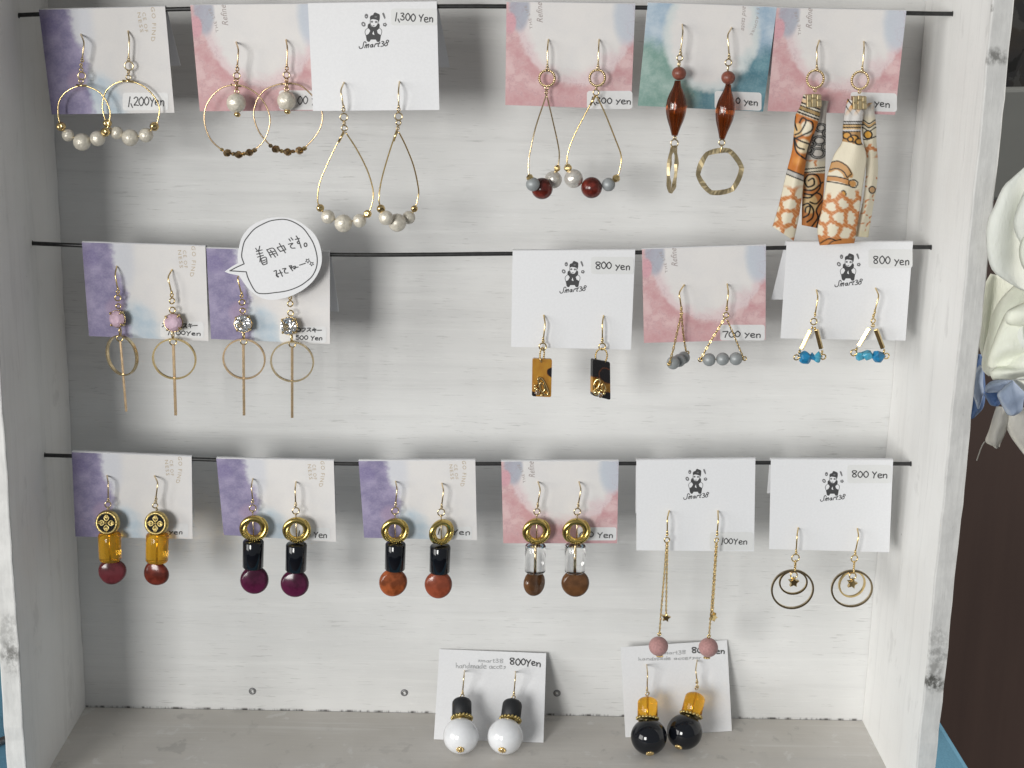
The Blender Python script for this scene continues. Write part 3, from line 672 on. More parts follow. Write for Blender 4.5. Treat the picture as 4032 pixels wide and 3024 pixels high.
for st in ([(600, 605), (625, 640)], [(675, 565), (660, 640)], [(610, 665), (720, 635)], [(620, 715), (730, 690)], [(635, 770), (745, 735)], [(648, 640), (690, 760)], [(690, 750), (680, 860)],
           [(700, 810), (720, 890), (750, 915)], [(700, 800), (790, 772), (812, 890)], [(720, 845), (782, 822)], [(735, 880), (788, 858)], [(750, 915), (812, 890)],
           [(805, 630), (850, 700), (890, 775)], [(820, 630), (930, 605), (1010, 740)], [(840, 690), (950, 660)], [(860, 732), (965, 702)], [(872, 640), (970, 770)],
           [(1000, 595), (1060, 665)], [(1005, 590), (1120, 555)], [(1120, 555), (1160, 630)], [(1060, 665), (1160, 630)], [(1040, 515), (1155, 690)],
           [(1210, 530), (1295, 510), (1250, 560), (1270, 600), (1335, 600)], [(1220, 430), (1250, 470)], [(1258, 405), (1295, 450)],
           [(1340, 440), (1415, 420)], [(1355, 375), (1400, 450), (1450, 600)], [(1405, 470), (1375, 490), (1395, 520), (1420, 500)],
           [(940, 1035), (985, 1020), (985, 1090), (1028, 1140), (1000, 1132), (985, 1100), (1040, 1070), (1095, 1060)], [(1045, 1010), (1100, 1130)],
           [(1100, 990), (1165, 980), (1135, 1020), (1150, 1065), (1205, 1065)],
           [(1225, 930), (1290, 1025)], [(1225, 938), (1272, 930), (1250, 985), (1300, 950), (1340, 940), (1330, 990), (1310, 975), (1390, 955)],
           [(1420, 920), (1525, 885)]):
    pen.stroke(NB(st), 4.0)
pen.stroke(NB(ell(1530, 540, 26, 34, 9)), 4.0, True)
def star2(cx, cy, r, rot=0.0, q=0.45):
    return [(cx + (r if i % 2 == 0 else r * q) * math.sin(math.pi * i / 5 + rot), cy - (r if i % 2 == 0 else r * q) * math.cos(math.pi * i / 5 + rot)) for i in range(10)]
pen.stroke(NB(star2(1570, 838, 46, .5)), 3.2, True, sm=1); pen.stroke(NB(star2(1645, 895, 42, .7)), 3.2, True, sm=1)
pen.done('handwriting', MAT['ink'], root)
print('cards done')
# ------------------------------------------------------------------ earrings
class Ear:
    def __init__(s, card, k, hole, label, group, d=0.0045):
        s.k = k; s.card = K[card]; s.h = s.card.on(*nat(k, *hole)); s.Y0 = s.h.y; s.d = d
        s.root = thing('earring', label, 'earring', s.h, group); s.hole = hole
    def p(s, x, y, d=None):
        return PY(*nat(s.k, x, y), s.Y0 - (s.d if d is None else d))
    def P(s, pts):
        return [s.p(*q) for q in pts]
    def r(s, px, at=None):
        return px / CR[s.k][2] * mpp(at or s.h)
    def part(s, name, mb, mat, sm=True, label=None, parent=None, bevel=0.0):
        return build(name, mb, MAT[mat] if isinstance(mat, str) else mat, parent or s.root, sm, label=label, bevel=bevel)
    def hook(s, bend, bot, mat='hook', loop=None, loopR=13):
        h = s.h; hx, hy = s.hole; bx, by = bend; ex, ey = bot
        d = s.d
        P = [h + Vector((0, 0.0022, -0.0012)), h + Vector((0, 0.0006, 0.0002)), s.p(hx, hy, 0.0006), s.p(hx + (bx - hx) * .45, hy + (by - hy) * .35, d * .55),
             s.p(bx, by, d * .98), s.p(bx + (ex - bx) * .45, by + (ey - by) * .45, d * 1.08), s.p(ex, ey - 6, d)]
        mb = MB().tube(smooth(P, 5), 0.00036, False, 8)
        c = s.p(ex, ey + loopR * 0.4, d)
        mb.ring(c, s.r(loopR), 0.00034, 0.9, 0, 16, 6)
        mb.tube([s.p(ex, ey - 26, d * 1.02), s.p(ex, ey - 4, d)], 0.0005, False, 8)
        s.part('hook', mb, mat)
    def ring(s, x, y, R, wire=0.00034, yaw=0.15, pitch=0.0, mat='hook', name='jump_ring', d=None, ry=None):
        s.part(name, MB().ring(s.p(x, y, d), s.r(R) - wire * 0.6, wire, yaw, pitch, 24, 7, ry=s.r(ry) if ry else None), mat)
    def twisted_ring(s, x, y, R, mat='hook', yaw=0.1, d=None, ry=None, turns=13, w=0.00042):
        c = s.p(x, y, d); M = Matrix.Rotation(yaw, 3, 'Z'); mb = MB(); Rm = s.r(R) - w; Ry = (s.r(ry) - w) if ry else Rm; N = 130
        for ph in (0, math.pi):
            P = []
            for i in range(N):
                t = 2 * math.pi * i / N; q = turns * t + ph; o = w * 0.75
                P.append(c + M @ Vector((math.cos(t) * (Rm + o * math.cos(q)), o * math.sin(q), math.sin(t) * (Ry + o * math.cos(q)))))
            mb.tube(P, w * 0.8, True, 6)
        s.part('twisted_ring', mb, mat)
    def wire(s, pts, mat='gold', r=0.00034, closed=False, name='hoop_wire', k=6):
        s.part(name, MB().tube(smooth(s.P(pts), k, closed), r, closed, 8), mat)
    def bead(s, x, y, R, mat, name='bead', d=None, squash=1.0, axis=None, seg=28, ring=18):
        c = s.p(x, y, d); s.part(name, MB().ball(c, s.r(R), seg, ring, axis or Vector((0.25, 0.1, 1)), squash), mat); return c
    def facet(s, x, y, R, mat, axis=(1, 0, 0.1), name='faceted_bead', d=None):
        r = s.r(R); a = Vector(axis)
        a.rotate(Matrix.Rotation(random.uniform(-.4, .4), 3, 'Y'))
        s.part(name, MB().lathe(s.p(x, y, d), a, [(-r * .95, r * .5), (-r * .25, r), (r * .25, r), (r * .95, r * .5)], 6, Vector((0, random.uniform(-.5, .5), 1))), mat, False)
    def nugget(s, x, y, R, mat='gold', d=None, dot=True):
        c = s.p(x, y, d); r = s.r(R)
        a = Vector((random.uniform(-.5, .5), -1, random.uniform(-.3, .4)))
        mb = MB().lathe(c, a, [(-r * .8, r * .45), (-r * .55, r * .85), (0, r), (r * .55, r * .85), (r * .8, r * .5), (r * .72, r * .3)], 10)
        s.part('gold_bead', mb, mat, True)
    def rod_tube(s, a, b, r, mat='gold', name='clasp_tube'):
        s.part(name, MB().tube([s.p(*a), s.p(*b)], r, False, 10), mat, True, bevel=0)

def chain(e, pts, link, wd, wire, mat, single=True, name='chain'):
    """links alternate flat and edge-on along a path"""
    P = smooth(e.P(pts), 12); L = [0.0]
    for i in range(1, len(P)): L.append(L[-1] + (P[i] - P[i - 1]).length)
    pitch = link * 0.74; n = max(2, int(L[-1] / pitch)); mb = MB()
    for i in range(n + 1):
        q = min(L[-1] - 1e-9, i * L[-1] / n); j = max(1, next(x for x in range(len(L)) if L[x] >= q)); f = (q - L[j - 1]) / max(1e-9, L[j] - L[j - 1])
        c = P[j - 1].lerp(P[j], f); t = (P[j] - P[j - 1]).normalized()
        sd = Vector((0, 1, 0)).cross(t).normalized(); ang = (0.5 if i % 2 else -0.9)
        u = sd * math.cos(ang) + Vector((0, 1, 0)) * math.sin(ang)
        Q = [c + t * (link / 2 - wire) * math.sin(a) + u * (wd / 2 - wire) * math.cos(a) for a in [2 * math.pi * z / 12 for z in range(12)]]
        if single: mb.tube(Q, wire, True, 5)
        else: e.part(name, MB().tube(Q, wire, True, 6), mat)
    if single: e.part(name, mb, mat)

# ---- pearl hoops on the purple card
g_ = 'earrings with pearls on gold wire hoops'
e = Ear('A1', 'c1', (755, 325), 'pearl hoop earring hanging lower, left of its mate over the purple wash', g_, 0.0065)
e.hook((783, 400), (768, 560)); e.ring(757, 607, 16, yaw=1.0); e.ring(757, 650, 22, yaw=.9); e.ring(764, 708, 38, yaw=.2); e.ring(757, 757, 24, yaw=.4)
e.rod_tube((712, 796), (808, 800), 0.00055)
e.wire([(760, 798), (650, 835), (570, 910), (542, 1000), (548, 1110), (572, 1180), (635, 1255), (765, 1300), (905, 1280), (985, 1230), (1022, 1120), (1025, 1030), (985, 930), (920, 855), (830, 812)], closed=True)
e.nugget(570, 1180, 46); e.nugget(985, 1232, 45)
for q in ((635, 1262, 58), (765, 1325, 82), (910, 1292, 72)): e.bead(*q, 'pearl', 'pearl')
e = Ear('A1', 'c1', (1195, 295), 'pearl hoop earring hanging higher, over the 1,200 yen price label', g_, 0.0035)
e.hook((1205, 370), (1200, 550)); e.ring(1203, 615, 44, yaw=.15); e.ring(1199, 672, 22, yaw=1.3); e.ring(1198, 722, 25, yaw=.25)
e.rod_tube((1143, 753), (1245, 764), 0.00055)
e.wire([(1190, 757), (1240, 764), (1340, 805), (1430, 890), (1480, 980), (1487, 1050), (1465, 1150), (1440, 1180), (1360, 1255), (1215, 1275), (1080, 1240), (1000, 1150), (965, 1060), (957, 960), (985, 860), (1040, 800), (1110, 765)], closed=True)
e.nugget(1440, 1180, 45); e.nugget(1003, 1150, 42)
for q in ((1090, 1240, 60), (1215, 1285, 80), (1362, 1262, 68)): e.bead(*q, 'pearl', 'pearl')
# ---- hoops with a pearl drop and bronze facets
g_ = 'wire hoops with a pearl drop and bronze facets'
for side in (0, 1):
    if side == 0:
        e = Ear('A2', 'c2', (397, 290), 'large wire hoop with bronze facets and inner pearl, clear of the white card', g_, 0.0085)
        e.hook((412, 340), (405, 465), 'rosegold'); e.ring(402, 515, 24, mat='rosegold'); e.ring(398, 548, 17, yaw=.5, mat='rosegold'); e.ring(401, 583, 20, yaw=1.35, mat='rosegold', ry=26); e.ring(402, 622, 17, mat='rosegold')
        e.rod_tube((360, 574), (432, 588), 0.0005, 'rosegold')
        pts = [(395, 577), (300, 598), (225, 665), (185, 750), (185, 850), (225, 950), (300, 1020), (338, 1040), (415, 1052), (490, 1038), (525, 1018), (590, 950), (628, 830), (605, 730), (540, 640), (460, 592)]
        pl, cap = (398, 700, 66), (405, 780, 23)
        bd = [(300, 1018, 13, 1), (338, 1040, 28, 0), (378, 1047, 15, 0), (415, 1053, 28, 0), (450, 1047, 15, 1), (488, 1038, 27, 0), (522, 1022, 18, 0)]
    else:
        e = Ear('A2', 'c2', (737, 275), 'large wire hoop with bronze facets and inner pearl, partly behind the white card', g_, 0.0045)
        e.hook((745, 325), (742, 460), 'rosegold'); e.ring(740, 510, 24, mat='rosegold'); e.ring(740, 545, 16, yaw=.9, mat='rosegold'); e.ring(741, 577, 20, yaw=1.35, mat='rosegold', ry=26); e.ring(740, 607, 17, mat='rosegold')
        e.rod_tube((705, 571), (778, 567), 0.0005, 'rosegold')
        pts = [(740, 568), (830, 580), (905, 640), (960, 710), (985, 790), (960, 890), (880, 990), (825, 1025), (745, 1036), (665, 1015), (630, 990), (555, 900), (517, 790), (535, 690), (590, 615), (670, 578)]
        pl, cap = (740, 685, 65), (745, 760, 23)
        bd = [(632, 992, 15, 0), (668, 1015, 28, 0), (707, 1028, 16, 1), (748, 1035, 28, 0), (785, 1030, 15, 0), (828, 1025, 28, 0), (862, 1010, 18, 1)]
    e.wire(pts, 'rosegold', closed=True)
    e.bead(*pl, 'pearl', 'pearl'); e.bead(*cap, 'gold', 'end_bead', squash=.75)
    for x, y, R, f in bd: e.facet(x, y, R, 'gold' if f else 'bronze')
# ---- teardrops with pearls on the white card
g_ = 'wire teardrops with pearls on the white card'
e = Ear('A3', 'c2', (1130, 565), 'wide wire teardrop with three pearls, nearer the pearl hoops', g_, 0.0065)
e.hook((1110, 620), (1128, 740)); e.ring(1130, 797, 28); e.ring(1132, 838, 17, yaw=1.2); e.ring(1133, 872, 22, yaw=.2)
e.wire([(1130, 900), (1085, 975), (1020, 1110), (970, 1230), (952, 1330), (962, 1405), (1025, 1472), (1125, 1505), (1235, 1495), (1295, 1452), (1325, 1370), (1328, 1290), (1290, 1160), (1220, 1020), (1142, 900)])
e.rod_tube((1130, 898), (1093, 968), 0.0006); e.nugget(970, 1415, 28); e.nugget(1292, 1455, 29)
for q in ((1022, 1475, 48), (1127, 1520, 62), (1237, 1502, 47)): e.bead(*q, 'pearl', 'pearl')
e = Ear('A3', 'c2', (1508, 560), 'narrow wire teardrop with three crowded pearls, turned partly sideways', g_, 0.0065)
e.hook((1502, 620), (1503, 740)); e.ring(1502, 792, 28); e.ring(1502, 835, 20, yaw=.5); e.ring(1497, 872, 14, yaw=.9)
e.wire([(1497, 897, .0065), (1465, 960, .007), (1420, 1100, .009), (1385, 1230, .011), (1370, 1330, .0125), (1375, 1395, .0125), (1417, 1475, .0115), (1493, 1500, .0085), (1570, 1475, .003), (1612, 1420, .001), (1635, 1340, .0005), (1637, 1280, .001), (1605, 1130, .003), (1550, 990, .005), (1503, 897, .0065)])
e.rod_tube((1492, 888), (1468, 960), 0.0006); e.nugget(1382, 1420, 30, d=.0125); e.nugget(1610, 1420, 25, d=.001)
e.bead(1417, 1482, 50, 'pearl', 'pearl', .0125); e.bead(1493, 1515, 63, 'pearl', 'pearl', .0075); e.bead(1572, 1480, 46, 'pearl', 'pearl', .0025)
# ---- teardrops with red stone
g_ = 'wire teardrops with a red stone and grey pearl'
e = Ear('A4', 'c3', (500, 305), 'narrow gold teardrop with red stone, turned so its grey pearl is in front', g_, 0.0045)
e.hook((494, 370), (493, 515)); e.twisted_ring(490, 595, 66); e.ring(487, 668, 17, yaw=.3); e.ring(484, 703, 15, yaw=.7)
e.wire([(484, 722), (455, 810, .006), (400, 980, .010), (360, 1160, .0115), (350, 1230, .012), (353, 1325, .0125), (385, 1400, .0125), (452, 1430, .006), (537, 1365, 0), (570, 1275, -.001), (583, 1180, -.0005), (570, 1080, .0005), (525, 880, .003), (487, 722)], 'hook')
e.facet(360, 1350, 28, 'gold', (.2, 0, 1), d=.0125); e.facet(567, 1278, 27, 'gold', (.3, 0, 1), d=-.001)
e.bead(382, 1400, 53, 'grey', 'grey_pearl', .0125); e.bead(452, 1432, 83, 'jasper', 'red_stone', .006); e.bead(537, 1365, 68, 'silverpearl', 'silver_pearl', -.0005)
e = Ear('A4', 'c3', (885, 305), 'wide gold teardrop with red stone between silver and grey pearls in a row', g_, 0.0055)
e.hook((882, 370), (878, 510)); e.twisted_ring(872, 592, 66); e.ring(865, 668, 13, yaw=1.1); e.ring(862, 703, 25, yaw=.15)
e.wire([(860, 722), (800, 830), (710, 1000), (660, 1120), (643, 1200), (650, 1275), (695, 1357), (828, 1415), (957, 1400), (1020, 1350), (1050, 1250), (1050, 1170), (1010, 1060), (930, 860), (864, 722)], 'gold')
e.rod_tube((858, 724), (818, 800), 0.00055)
e.facet(648, 1275, 31, 'gold', (.2, 0, 1)); e.facet(1015, 1355, 30, 'gold', (.5, 0, 1))
e.bead(692, 1357, 72, 'silverpearl', 'silver_pearl'); e.bead(828, 1425, 82, 'jasper', 'red_stone'); e.bead(957, 1402, 52, 'grey', 'grey_pearl')
# ---- amber spindles
g_ = 'brown amber spindle earrings'
def spindle(e, a, b, hw):
    A, B = e.p(*a), e.p(*b); ax = (B - A); L = ax.length; r = e.r(hw)
    prof = [(0, .29), (.03, .31), (.08, .37), (.14, .48), (.2, .63), (.26, .77), (.32, .88), (.38, .95), (.44, .99), (.5, 1.0), (.56, .98), (.62, .93), (.68, .85), (.74, .75), (.8, .63), (.86, .51), (.92, .41), (.97, .33), (1, .29)]
    e.part('amber_spindle', MB().lathe(A, ax, [(t * L, f * r) for t, f in prof], 64, lobes=8, amp=.07), 'darkamber')
    e.part('pin', MB().tube([A, B], 0.0004, False, 8), 'hook')
def hexring(e, x, y, R, yaw, d=None):
    """hoop made of long twisted facets: six outer corners, six inner corners between them"""
    c = e.p(x, y, d); r = e.r(R); M = Matrix.Rotation(yaw, 3, 'Z'); rows = []; N = 12
    for i in range(N + 1):
        t = 2 * math.pi * (i + .3) / N; ev = i % 2 == 0
        ro, ri = (1.0, .81) if ev else (.955, .735)
        zo, zi = (-.03, .015) if ev else (.015, -.035)
        pt = lambda rr, z: c + M @ Vector((math.cos(t) * rr * r, z * r, math.sin(t) * rr * r))
        rows.append([pt(ro, zo), pt(ri, zi), pt(ri + .02, zi + .12), pt(ro - .02, zo + .12), pt(ro, zo)])
    mb = MB(); fine = []
    for i in range(N):
        for k in range(3):
            f = k / 3; bow = 1 + .024 * math.sin(math.pi * f); fine.append([c + (rows[i][j].lerp(rows[i + 1][j], f) - c) * bow for j in range(5)])
    fine.append(rows[N]); o = e.part('twisted_hexagon_hoop', mb.grid(fine), 'matte', False)
e = Ear('A5', 'c4', (457, 190), 'brown amber spindle earring whose matte gold hoop hangs edge-on', g_, 0.0075)
e.hook((460, 245), (443, 400)); e.ring(437, 440, 25); e.ring(432, 487, 16, yaw=.9, ry=24); e.bead(432, 558, 55, 'terracotta', 'brown_bead', squash=.92)
spindle(e, (421, 612), (398, 1030), 76); e.ring(400, 1046, 13); e.ring(397, 1088, 32, yaw=.2); hexring(e, 391, 1287, 190, 1.28)
e = Ear('A5', 'c4', (830, 215), 'brown amber spindle earring with its matte gold hoop facing forward', g_, 0.0075)
e.hook((802, 270), (812, 430)); e.ring(807, 475, 28); e.ring(804, 518, 10, yaw=1.0, ry=20); e.bead(805, 590, 53, 'terracotta', 'brown_bead', squash=.95)
spindle(e, (806, 640), (758, 1055), 71); e.ring(757, 1082, 26, yaw=.1); e.ring(755, 1130, 12, yaw=1.2, ry=28); hexring(e, 742, 1303, 190, .1)

# ---- scarf earrings: printed satin strips
def dseg(X, Y, a, b):
    ax, ay = a; bx, by = b; dx, dy = bx - ax, by - ay; t = np.clip(((X - ax) * dx + (Y - ay) * dy) / (dx * dx + dy * dy + 1e-9), 0, 1)
    return np.hypot(X - ax - t * dx, Y - ay - t * dy)
def dline(X, Y, pts):
    d = np.full(X.shape, 1e9)
    q = [Vector((x, y, 0)) for x, y in pts]; q = smooth(q, 5) if len(q) > 2 else q
    for a, b in zip(q[:-1], q[1:]): d = np.minimum(d, dseg(X, Y, (a.x, a.y), (b.x, b.y)))
    return d
def vor(X, Y, pts):
    D = np.stack([np.hypot(X - x, Y - y) for x, y in pts]); D.sort(axis=0); return D[1] - D[0]
CREAM, ORG, RUST, BLK, GRY, GOLDC = (0.68, 0.62, 0.48), (0.47, 0.150, 0.024), (0.48, 0.175, 0.055), (0.010, 0.008, 0.006), (0.42, 0.40, 0.37), (0.58, 0.29, 0.06)
rs = np.random.RandomState(3)
CELLS = [(x * 88 + rs.uniform(-27, 27) + (44 if yy % 2 else 0), yy * 84 + rs.uniform(-27, 27)) for x in range(0, 14) for yy in range(5, 22)]
def paint(which, X, Y):
    C = np.empty(X.shape + (3,)); C[:] = CREAM
    def put(mask, col, a=1.0):
        m = np.clip(mask, 0, 1)[..., None] * a; C[:] = C * (1 - m) + np.array(col) * m
    def line(pts, wd=11, col=BLK): put((wd / 2 + 1.2 - dline(X, Y, pts)) / 2.4, col)
    def rope(ymask, wd=13):
        e_ = vor(X, Y, CELLS); m = np.clip((wd + 6 * np.sin(X / 6.0 + Y / 5.0) - e_) / 8, 0, 1) * ymask
        put(m, RUST); put(m * (np.sin(X / 5.0 - Y / 4.2) > .7), (0.66, 0.40, 0.20), .5)
    st = lambda v, a, b: np.clip((v - a) / (b - a + 1e-9), 0, 1)
    if which == 'L1':
        s_ = Y - (X - 420) * 0.38
        put((s_ < 745) * 1.0, GRY, .35)
        put(((s_ > 640) & (s_ < 665)) * 1.0, GOLDC, .5)
        for o in (628, 668, 690, 716, 738): put(np.clip((7 - abs(s_ - o)) / 2, 0, 1), BLK)
        put(((s_ > 692) & (s_ < 714)) * 1.0, (.30, .20, .08))
        put(st(s_, 745, 752) * (1 - st(Y - (X - 330) * .42, 1098, 1106)), ORG)
        put(np.clip((44 - np.hypot((X - 455), (Y - 840) * .8)) / 10, 0, 1), CREAM); put(np.clip((36 - np.hypot((X - 400), (Y - 850) * .7)) / 10, 0, 1), (.62, .42, .2))
        put(np.clip((40 - np.hypot((X - 435) * .8, (Y - 955) * .75)) / 10, 0, 1), (.66, .55, .36)); put(np.clip((40 - np.hypot((X - 400), (Y - 1050))) / 30, 0, 1), (.62, .26, .06))
        for l in ([(385, 880), (420, 860), (455, 790), (430, 770), (412, 800)], [(380, 905), (440, 880), (490, 850), (495, 800), (460, 785)], [(378, 900), (430, 925), (475, 940)], [(378, 905), (400, 960), (440, 975)], [(378, 900), (392, 990), (450, 1040)], [(385, 760), (382, 800), (395, 850)], [(500, 880), (470, 960), (450, 1040)]): line(l)
        s2 = Y - (X - 330) * .42
        for o in (1104, 1136): put(np.clip((7 - abs(s2 - o)) / 2, 0, 1), BLK)
        put(((s2 > 1107) & (s2 < 1133)) * 1.0, GRY); rope(st(Y, 1205, 1240), 28)
    elif which == 'L2':
        put(st(Y, 600, 640) * (1 - st(Y, 1035, 1060)), (.50, .47, .43))
        for cx, cy, rx, ry in ((550, 835, 32, 24), (540, 918, 40, 26), (530, 1000, 42, 30), (585, 870, 20, 18), (580, 960, 22, 22), (490, 940, 22, 16), (480, 985, 20, 18)):
            d = abs(np.hypot((X - cx) / rx, (Y - cy) / ry) - 1) * min(rx, ry); put((10 - d) / 3, (.015, .015, .015)); put((3 - d) / 2, (.36, .35, .33))
        rope(st(Y, 1040, 1050) * (1 - st(Y, 1080, 1090)), 18)
        for o in (1100, 1122): put(np.clip((5 - abs(Y + (X - 500) * .1 - o)) / 2, 0, 1), BLK)
        put(st(Y, 1128, 1134), (.46, .17, .045)); put(np.clip((48 - np.hypot(X - 485, (Y - 1195) * .9)) / 8, 0, 1), (.60, .44, .24)); put(np.clip((52 - np.hypot(X - 480, (Y - 1330) * .75)) / 8, 0, 1), (.60, .42, .20))
        for l in ([(470, 1180), (500, 1165), (505, 1205), (465, 1220), (445, 1180), (475, 1140), (530, 1150), (545, 1220), (500, 1270), (445, 1265)], [(445, 1240), (500, 1240), (560, 1190)], [(440, 1290), (480, 1290), (520, 1260), (555, 1285), (520, 1330), (480, 1320)], [(440, 1420), (470, 1400), (480, 1350), (455, 1355), (450, 1385)], [(560, 1310), (520, 1370), (530, 1420), (490, 1480)], [(575, 1330), (545, 1400), (520, 1490)], [(435, 1340), (470, 1330), (500, 1370), (495, 1420), (460, 1450)]): line(l)
    elif which == 'R1':
        put((1 - st(Y, 905, 925)), (.56, .54, .52)); put((1 - st(Y, 690, 760)) * (np.sin(X / 9.0 + Y / 14.0) > .1), GOLDC); put((1 - st(Y, 690, 760)) * (np.sin(X / 7.0 - Y / 10.0) > .75), BLK)
        put(((Y > 812) & (Y < 845)) * 1.0, (.55, .36, .16))
        for o in (795, 812, 832, 860): put(np.clip((5.5 - abs(Y - o)) / 2, 0, 1), BLK)
        put(((Y > 862) & (Y < 925 + (X - 700) * .2)) * 1.0, (.40, .22, .08))
        for cx, cy, rx, ry in ((722, 885, 26, 22), (765, 905, 28, 22), (800, 925, 24, 20), (745, 910, 18, 16)):
            q = np.hypot((X - cx) / rx, (Y - cy) / ry); put((1.0 - q) * 5, GOLDC); put((6 - abs(q - 1) * min(rx, ry)) / 3, BLK)
        for l in ([(610, 1085), (660, 1065), (715, 1095), (745, 1145)], [(612, 1110), (655, 1092), (700, 1120), (720, 1160)]): line(l, 34, (.50, .27, .10)); 
        for l in ([(605, 1068), (660, 1052), (722, 1085), (752, 1135)], [(612, 1110), (655, 1100), (700, 1122), (722, 1160)], [(752, 1135), (722, 1160)]): line(l, 8)
        line([(598, 1165), (660, 1170), (740, 1195)], 30, (.50, .24, .08))
        for l in ([(598, 1150), (660, 1155), (730, 1172)], [(592, 1185), (660, 1195), (735, 1212)], [(735, 1180), (770, 1175), (790, 1195), (772, 1225), (738, 1212), (735, 1180)]): line(l, 8)
        put((22 - np.hypot(X - 760, Y - 1200)) / 4, (.55, .28, .09)); d = np.hypot((X - 698) / 15, (Y - 1265) / 20); put((1 - d) * 4, GOLDC); put((5 - abs(d - 1) * 15) / 3, BLK)
        rope(st(Y + (X - 560) * .12, 1262, 1280), 29); put(st(Y, 1552, 1560), (.46, .18, .05))
        for l in ([(545, 1590), (600, 1560), (640, 1565)], [(600, 1600), (630, 1575), (680, 1565)]): line(l, 8)
    else:
        put((1 - st(Y, 740, 780)), (.58, .55, .50)); put((1 - st(Y, 660, 720)) * (np.sin(X / 8.0 + Y / 9.0) > .2), GOLDC)
        for o in (795, 822, 845): put(np.clip((5.5 - abs(Y - o - 12 * np.cos((X - 865) / 14.0))) / 2, 0, 1), BLK)
        put((7 - abs(Y - 810 - 12 * np.cos((X - 865) / 14.0))) / 2, (.55, .33, .12))
        q = np.hypot((X - 858) / 26, (Y - 880) / 26); put((1 - q) * 5, (.66, .34, .05)); put((6 - abs(q - 1) * 26) / 3, BLK); line([(810, 900), (850, 912), (910, 890)], 8)
        rope(st(Y, 935, 945) * (1 - st(Y, 1025, 1035)), 26); rope(st(Y, 1145, 1155), 8)
        d = np.hypot((X - 885) / 19, (Y - 1240) / 22); put((1 - d) * 4, (.55, .33, .16)); put((5 - abs(d - 1) * 19) / 3, BLK); put(st(Y, 1500, 1515), (.66, .6, .42))
    return np.clip(C, 0, 1)
g = G('printed_satin'); at_ = g.n('ShaderNodeAttribute'); at_.attribute_name = 'print'
weave = g.noise(g.scale(g.obj(), (1, 1, .3)), 2600, 2)
g.set(col=at_.outputs['Color'], rough=0.45, spec=0.25); g.b.inputs['Anisotropic'].default_value = 0.4
g.bump(g.add(g.mul(weave, .3), g.noise(g.scale(g.obj(), (1, 1, .35)), 160, 2)), 0.0005, .8); MAT['satin'] = g.mat
def resample(pts, n):
    q = [Vector((x, y, 0)) for x, y in pts]; q = smooth(q, 6); L = [0]
    for a, b in zip(q[:-1], q[1:]): L.append(L[-1] + (b - a).length)
    o = []
    for i in range(n):
        t = L[-1] * i / (n - 1); j = 1
        while j < len(L) - 1 and L[j] < t: j += 1
        o.append(q[j - 1].lerp(q[j], (t - L[j - 1]) / max(1e-9, L[j] - L[j - 1])))
    return o
def strip(e, which, left, right, d0, bulge, tilt=0.0):
    nr, nc = 210, 34; A = resample(left, nr); B = resample(right, nr)
    X = np.array([[A[i].x + (B[i].x - A[i].x) * j / (nc - 1) for j in range(nc)] for i in range(nr)]); Y = np.array([[A[i].y + (B[i].y - A[i].y) * j / (nc - 1) for j in range(nc)] for i in range(nr)])
    C = paint(which, X, Y); rows = []
    for i in range(nr):
        s_ = i / (nr - 1); row = []
        for j in range(nc):
            t = j / (nc - 1)
            b = bulge * math.sin(math.pi * t) ** .7 * (0.55 + .45 * s_) + .0005 * math.sin(9 * t + 5 * s_) * (1 - .5 * s_) + tilt * (t - .5)
            row.append(e.p(X[i, j], Y[i, j], d0 + b))
        rows.append(row)
    o = e.part('scarf_strip', MB().grid(rows), 'satin')
    ca = o.data.color_attributes.new('print', 'FLOAT_COLOR', 'POINT')
    ca.data.foreach_set('color', np.concatenate([C.reshape(-1, 3), np.ones((nr * nc, 1))], axis=1).astype(np.float32).ravel())
    sm = o.modifiers.new('solid', 'SOLIDIFY'); sm.thickness = 0.0004; sm.offset = 0
def clasp(e, x0, y0, x1, y1, d):
    mb = MB(); c = lambda x, y, dd=d: e.p(x, y, dd)
    W_, H_ = x1 - x0, y1 - y0
    base = [c(x0, y0), c(x1, y0), c(x1, y1), c(x0, y1)]; o = e.part('clasp', MB().prism(base, Vector((0, .0045, 0))), 'matte', False, bevel=.0002)
    for (a, b, cc, dd) in ((0.0, 0.0, .30, .46), (.02, .54, .30, 1), (.35, -.06, .65, .26), (.35, .30, .62, 1.0), (.68, .02, .97, .42), (.70, .5, 1.0, .98), ):
        q = [c(x0 + W_ * a, y0 + H_ * b), c(x0 + W_ * cc, y0 + H_ * b), c(x0 + W_ * cc, y0 + H_ * dd), c(x0 + W_ * a, y0 + H_ * dd)]
        e.part('woven_block', MB().prism([v + Vector((0, -.0006, 0)) for v in q], Vector((0, .0012, 0))), 'matte', False, bevel=.00025, parent=o)
g_ = 'printed satin scarf earrings'
e = Ear('A6', 'c5', (540, 268), 'scarf earring with an orange lily strip, hanging beside the teal card', g_, 0.006)
e.hook((525, 320), (525, 446)); e.twisted_ring(515, 517, 62, d=.006); e.ring(513, 588, 14, yaw=.5); 
strip(e, 'L2', [(500, 650), (520, 800), (480, 920), (455, 1020), (440, 1150), (430, 1300), (428, 1470)], [(600, 660), (585, 740), (582, 850), (580, 1000), (575, 1150), (560, 1330), (528, 1490)], .004, .0018, -.002)
strip(e, 'L1', [(440, 615), (415, 700), (385, 760), (378, 850), (365, 980), (335, 1100), (300, 1250), (270, 1370), (237, 1480)], [(545, 690), (545, 745), (530, 800), (497, 900), (462, 1010), (440, 1130), (430, 1250), (408, 1400), (372, 1572)], .0085, .0035, .002)
clasp(e, 460, 618, 555, 700, .0125)
e = Ear('A6', 'c5', (832, 275), 'scarf earring with a white strip and chain print, nearest the right wall', g_, 0.006)
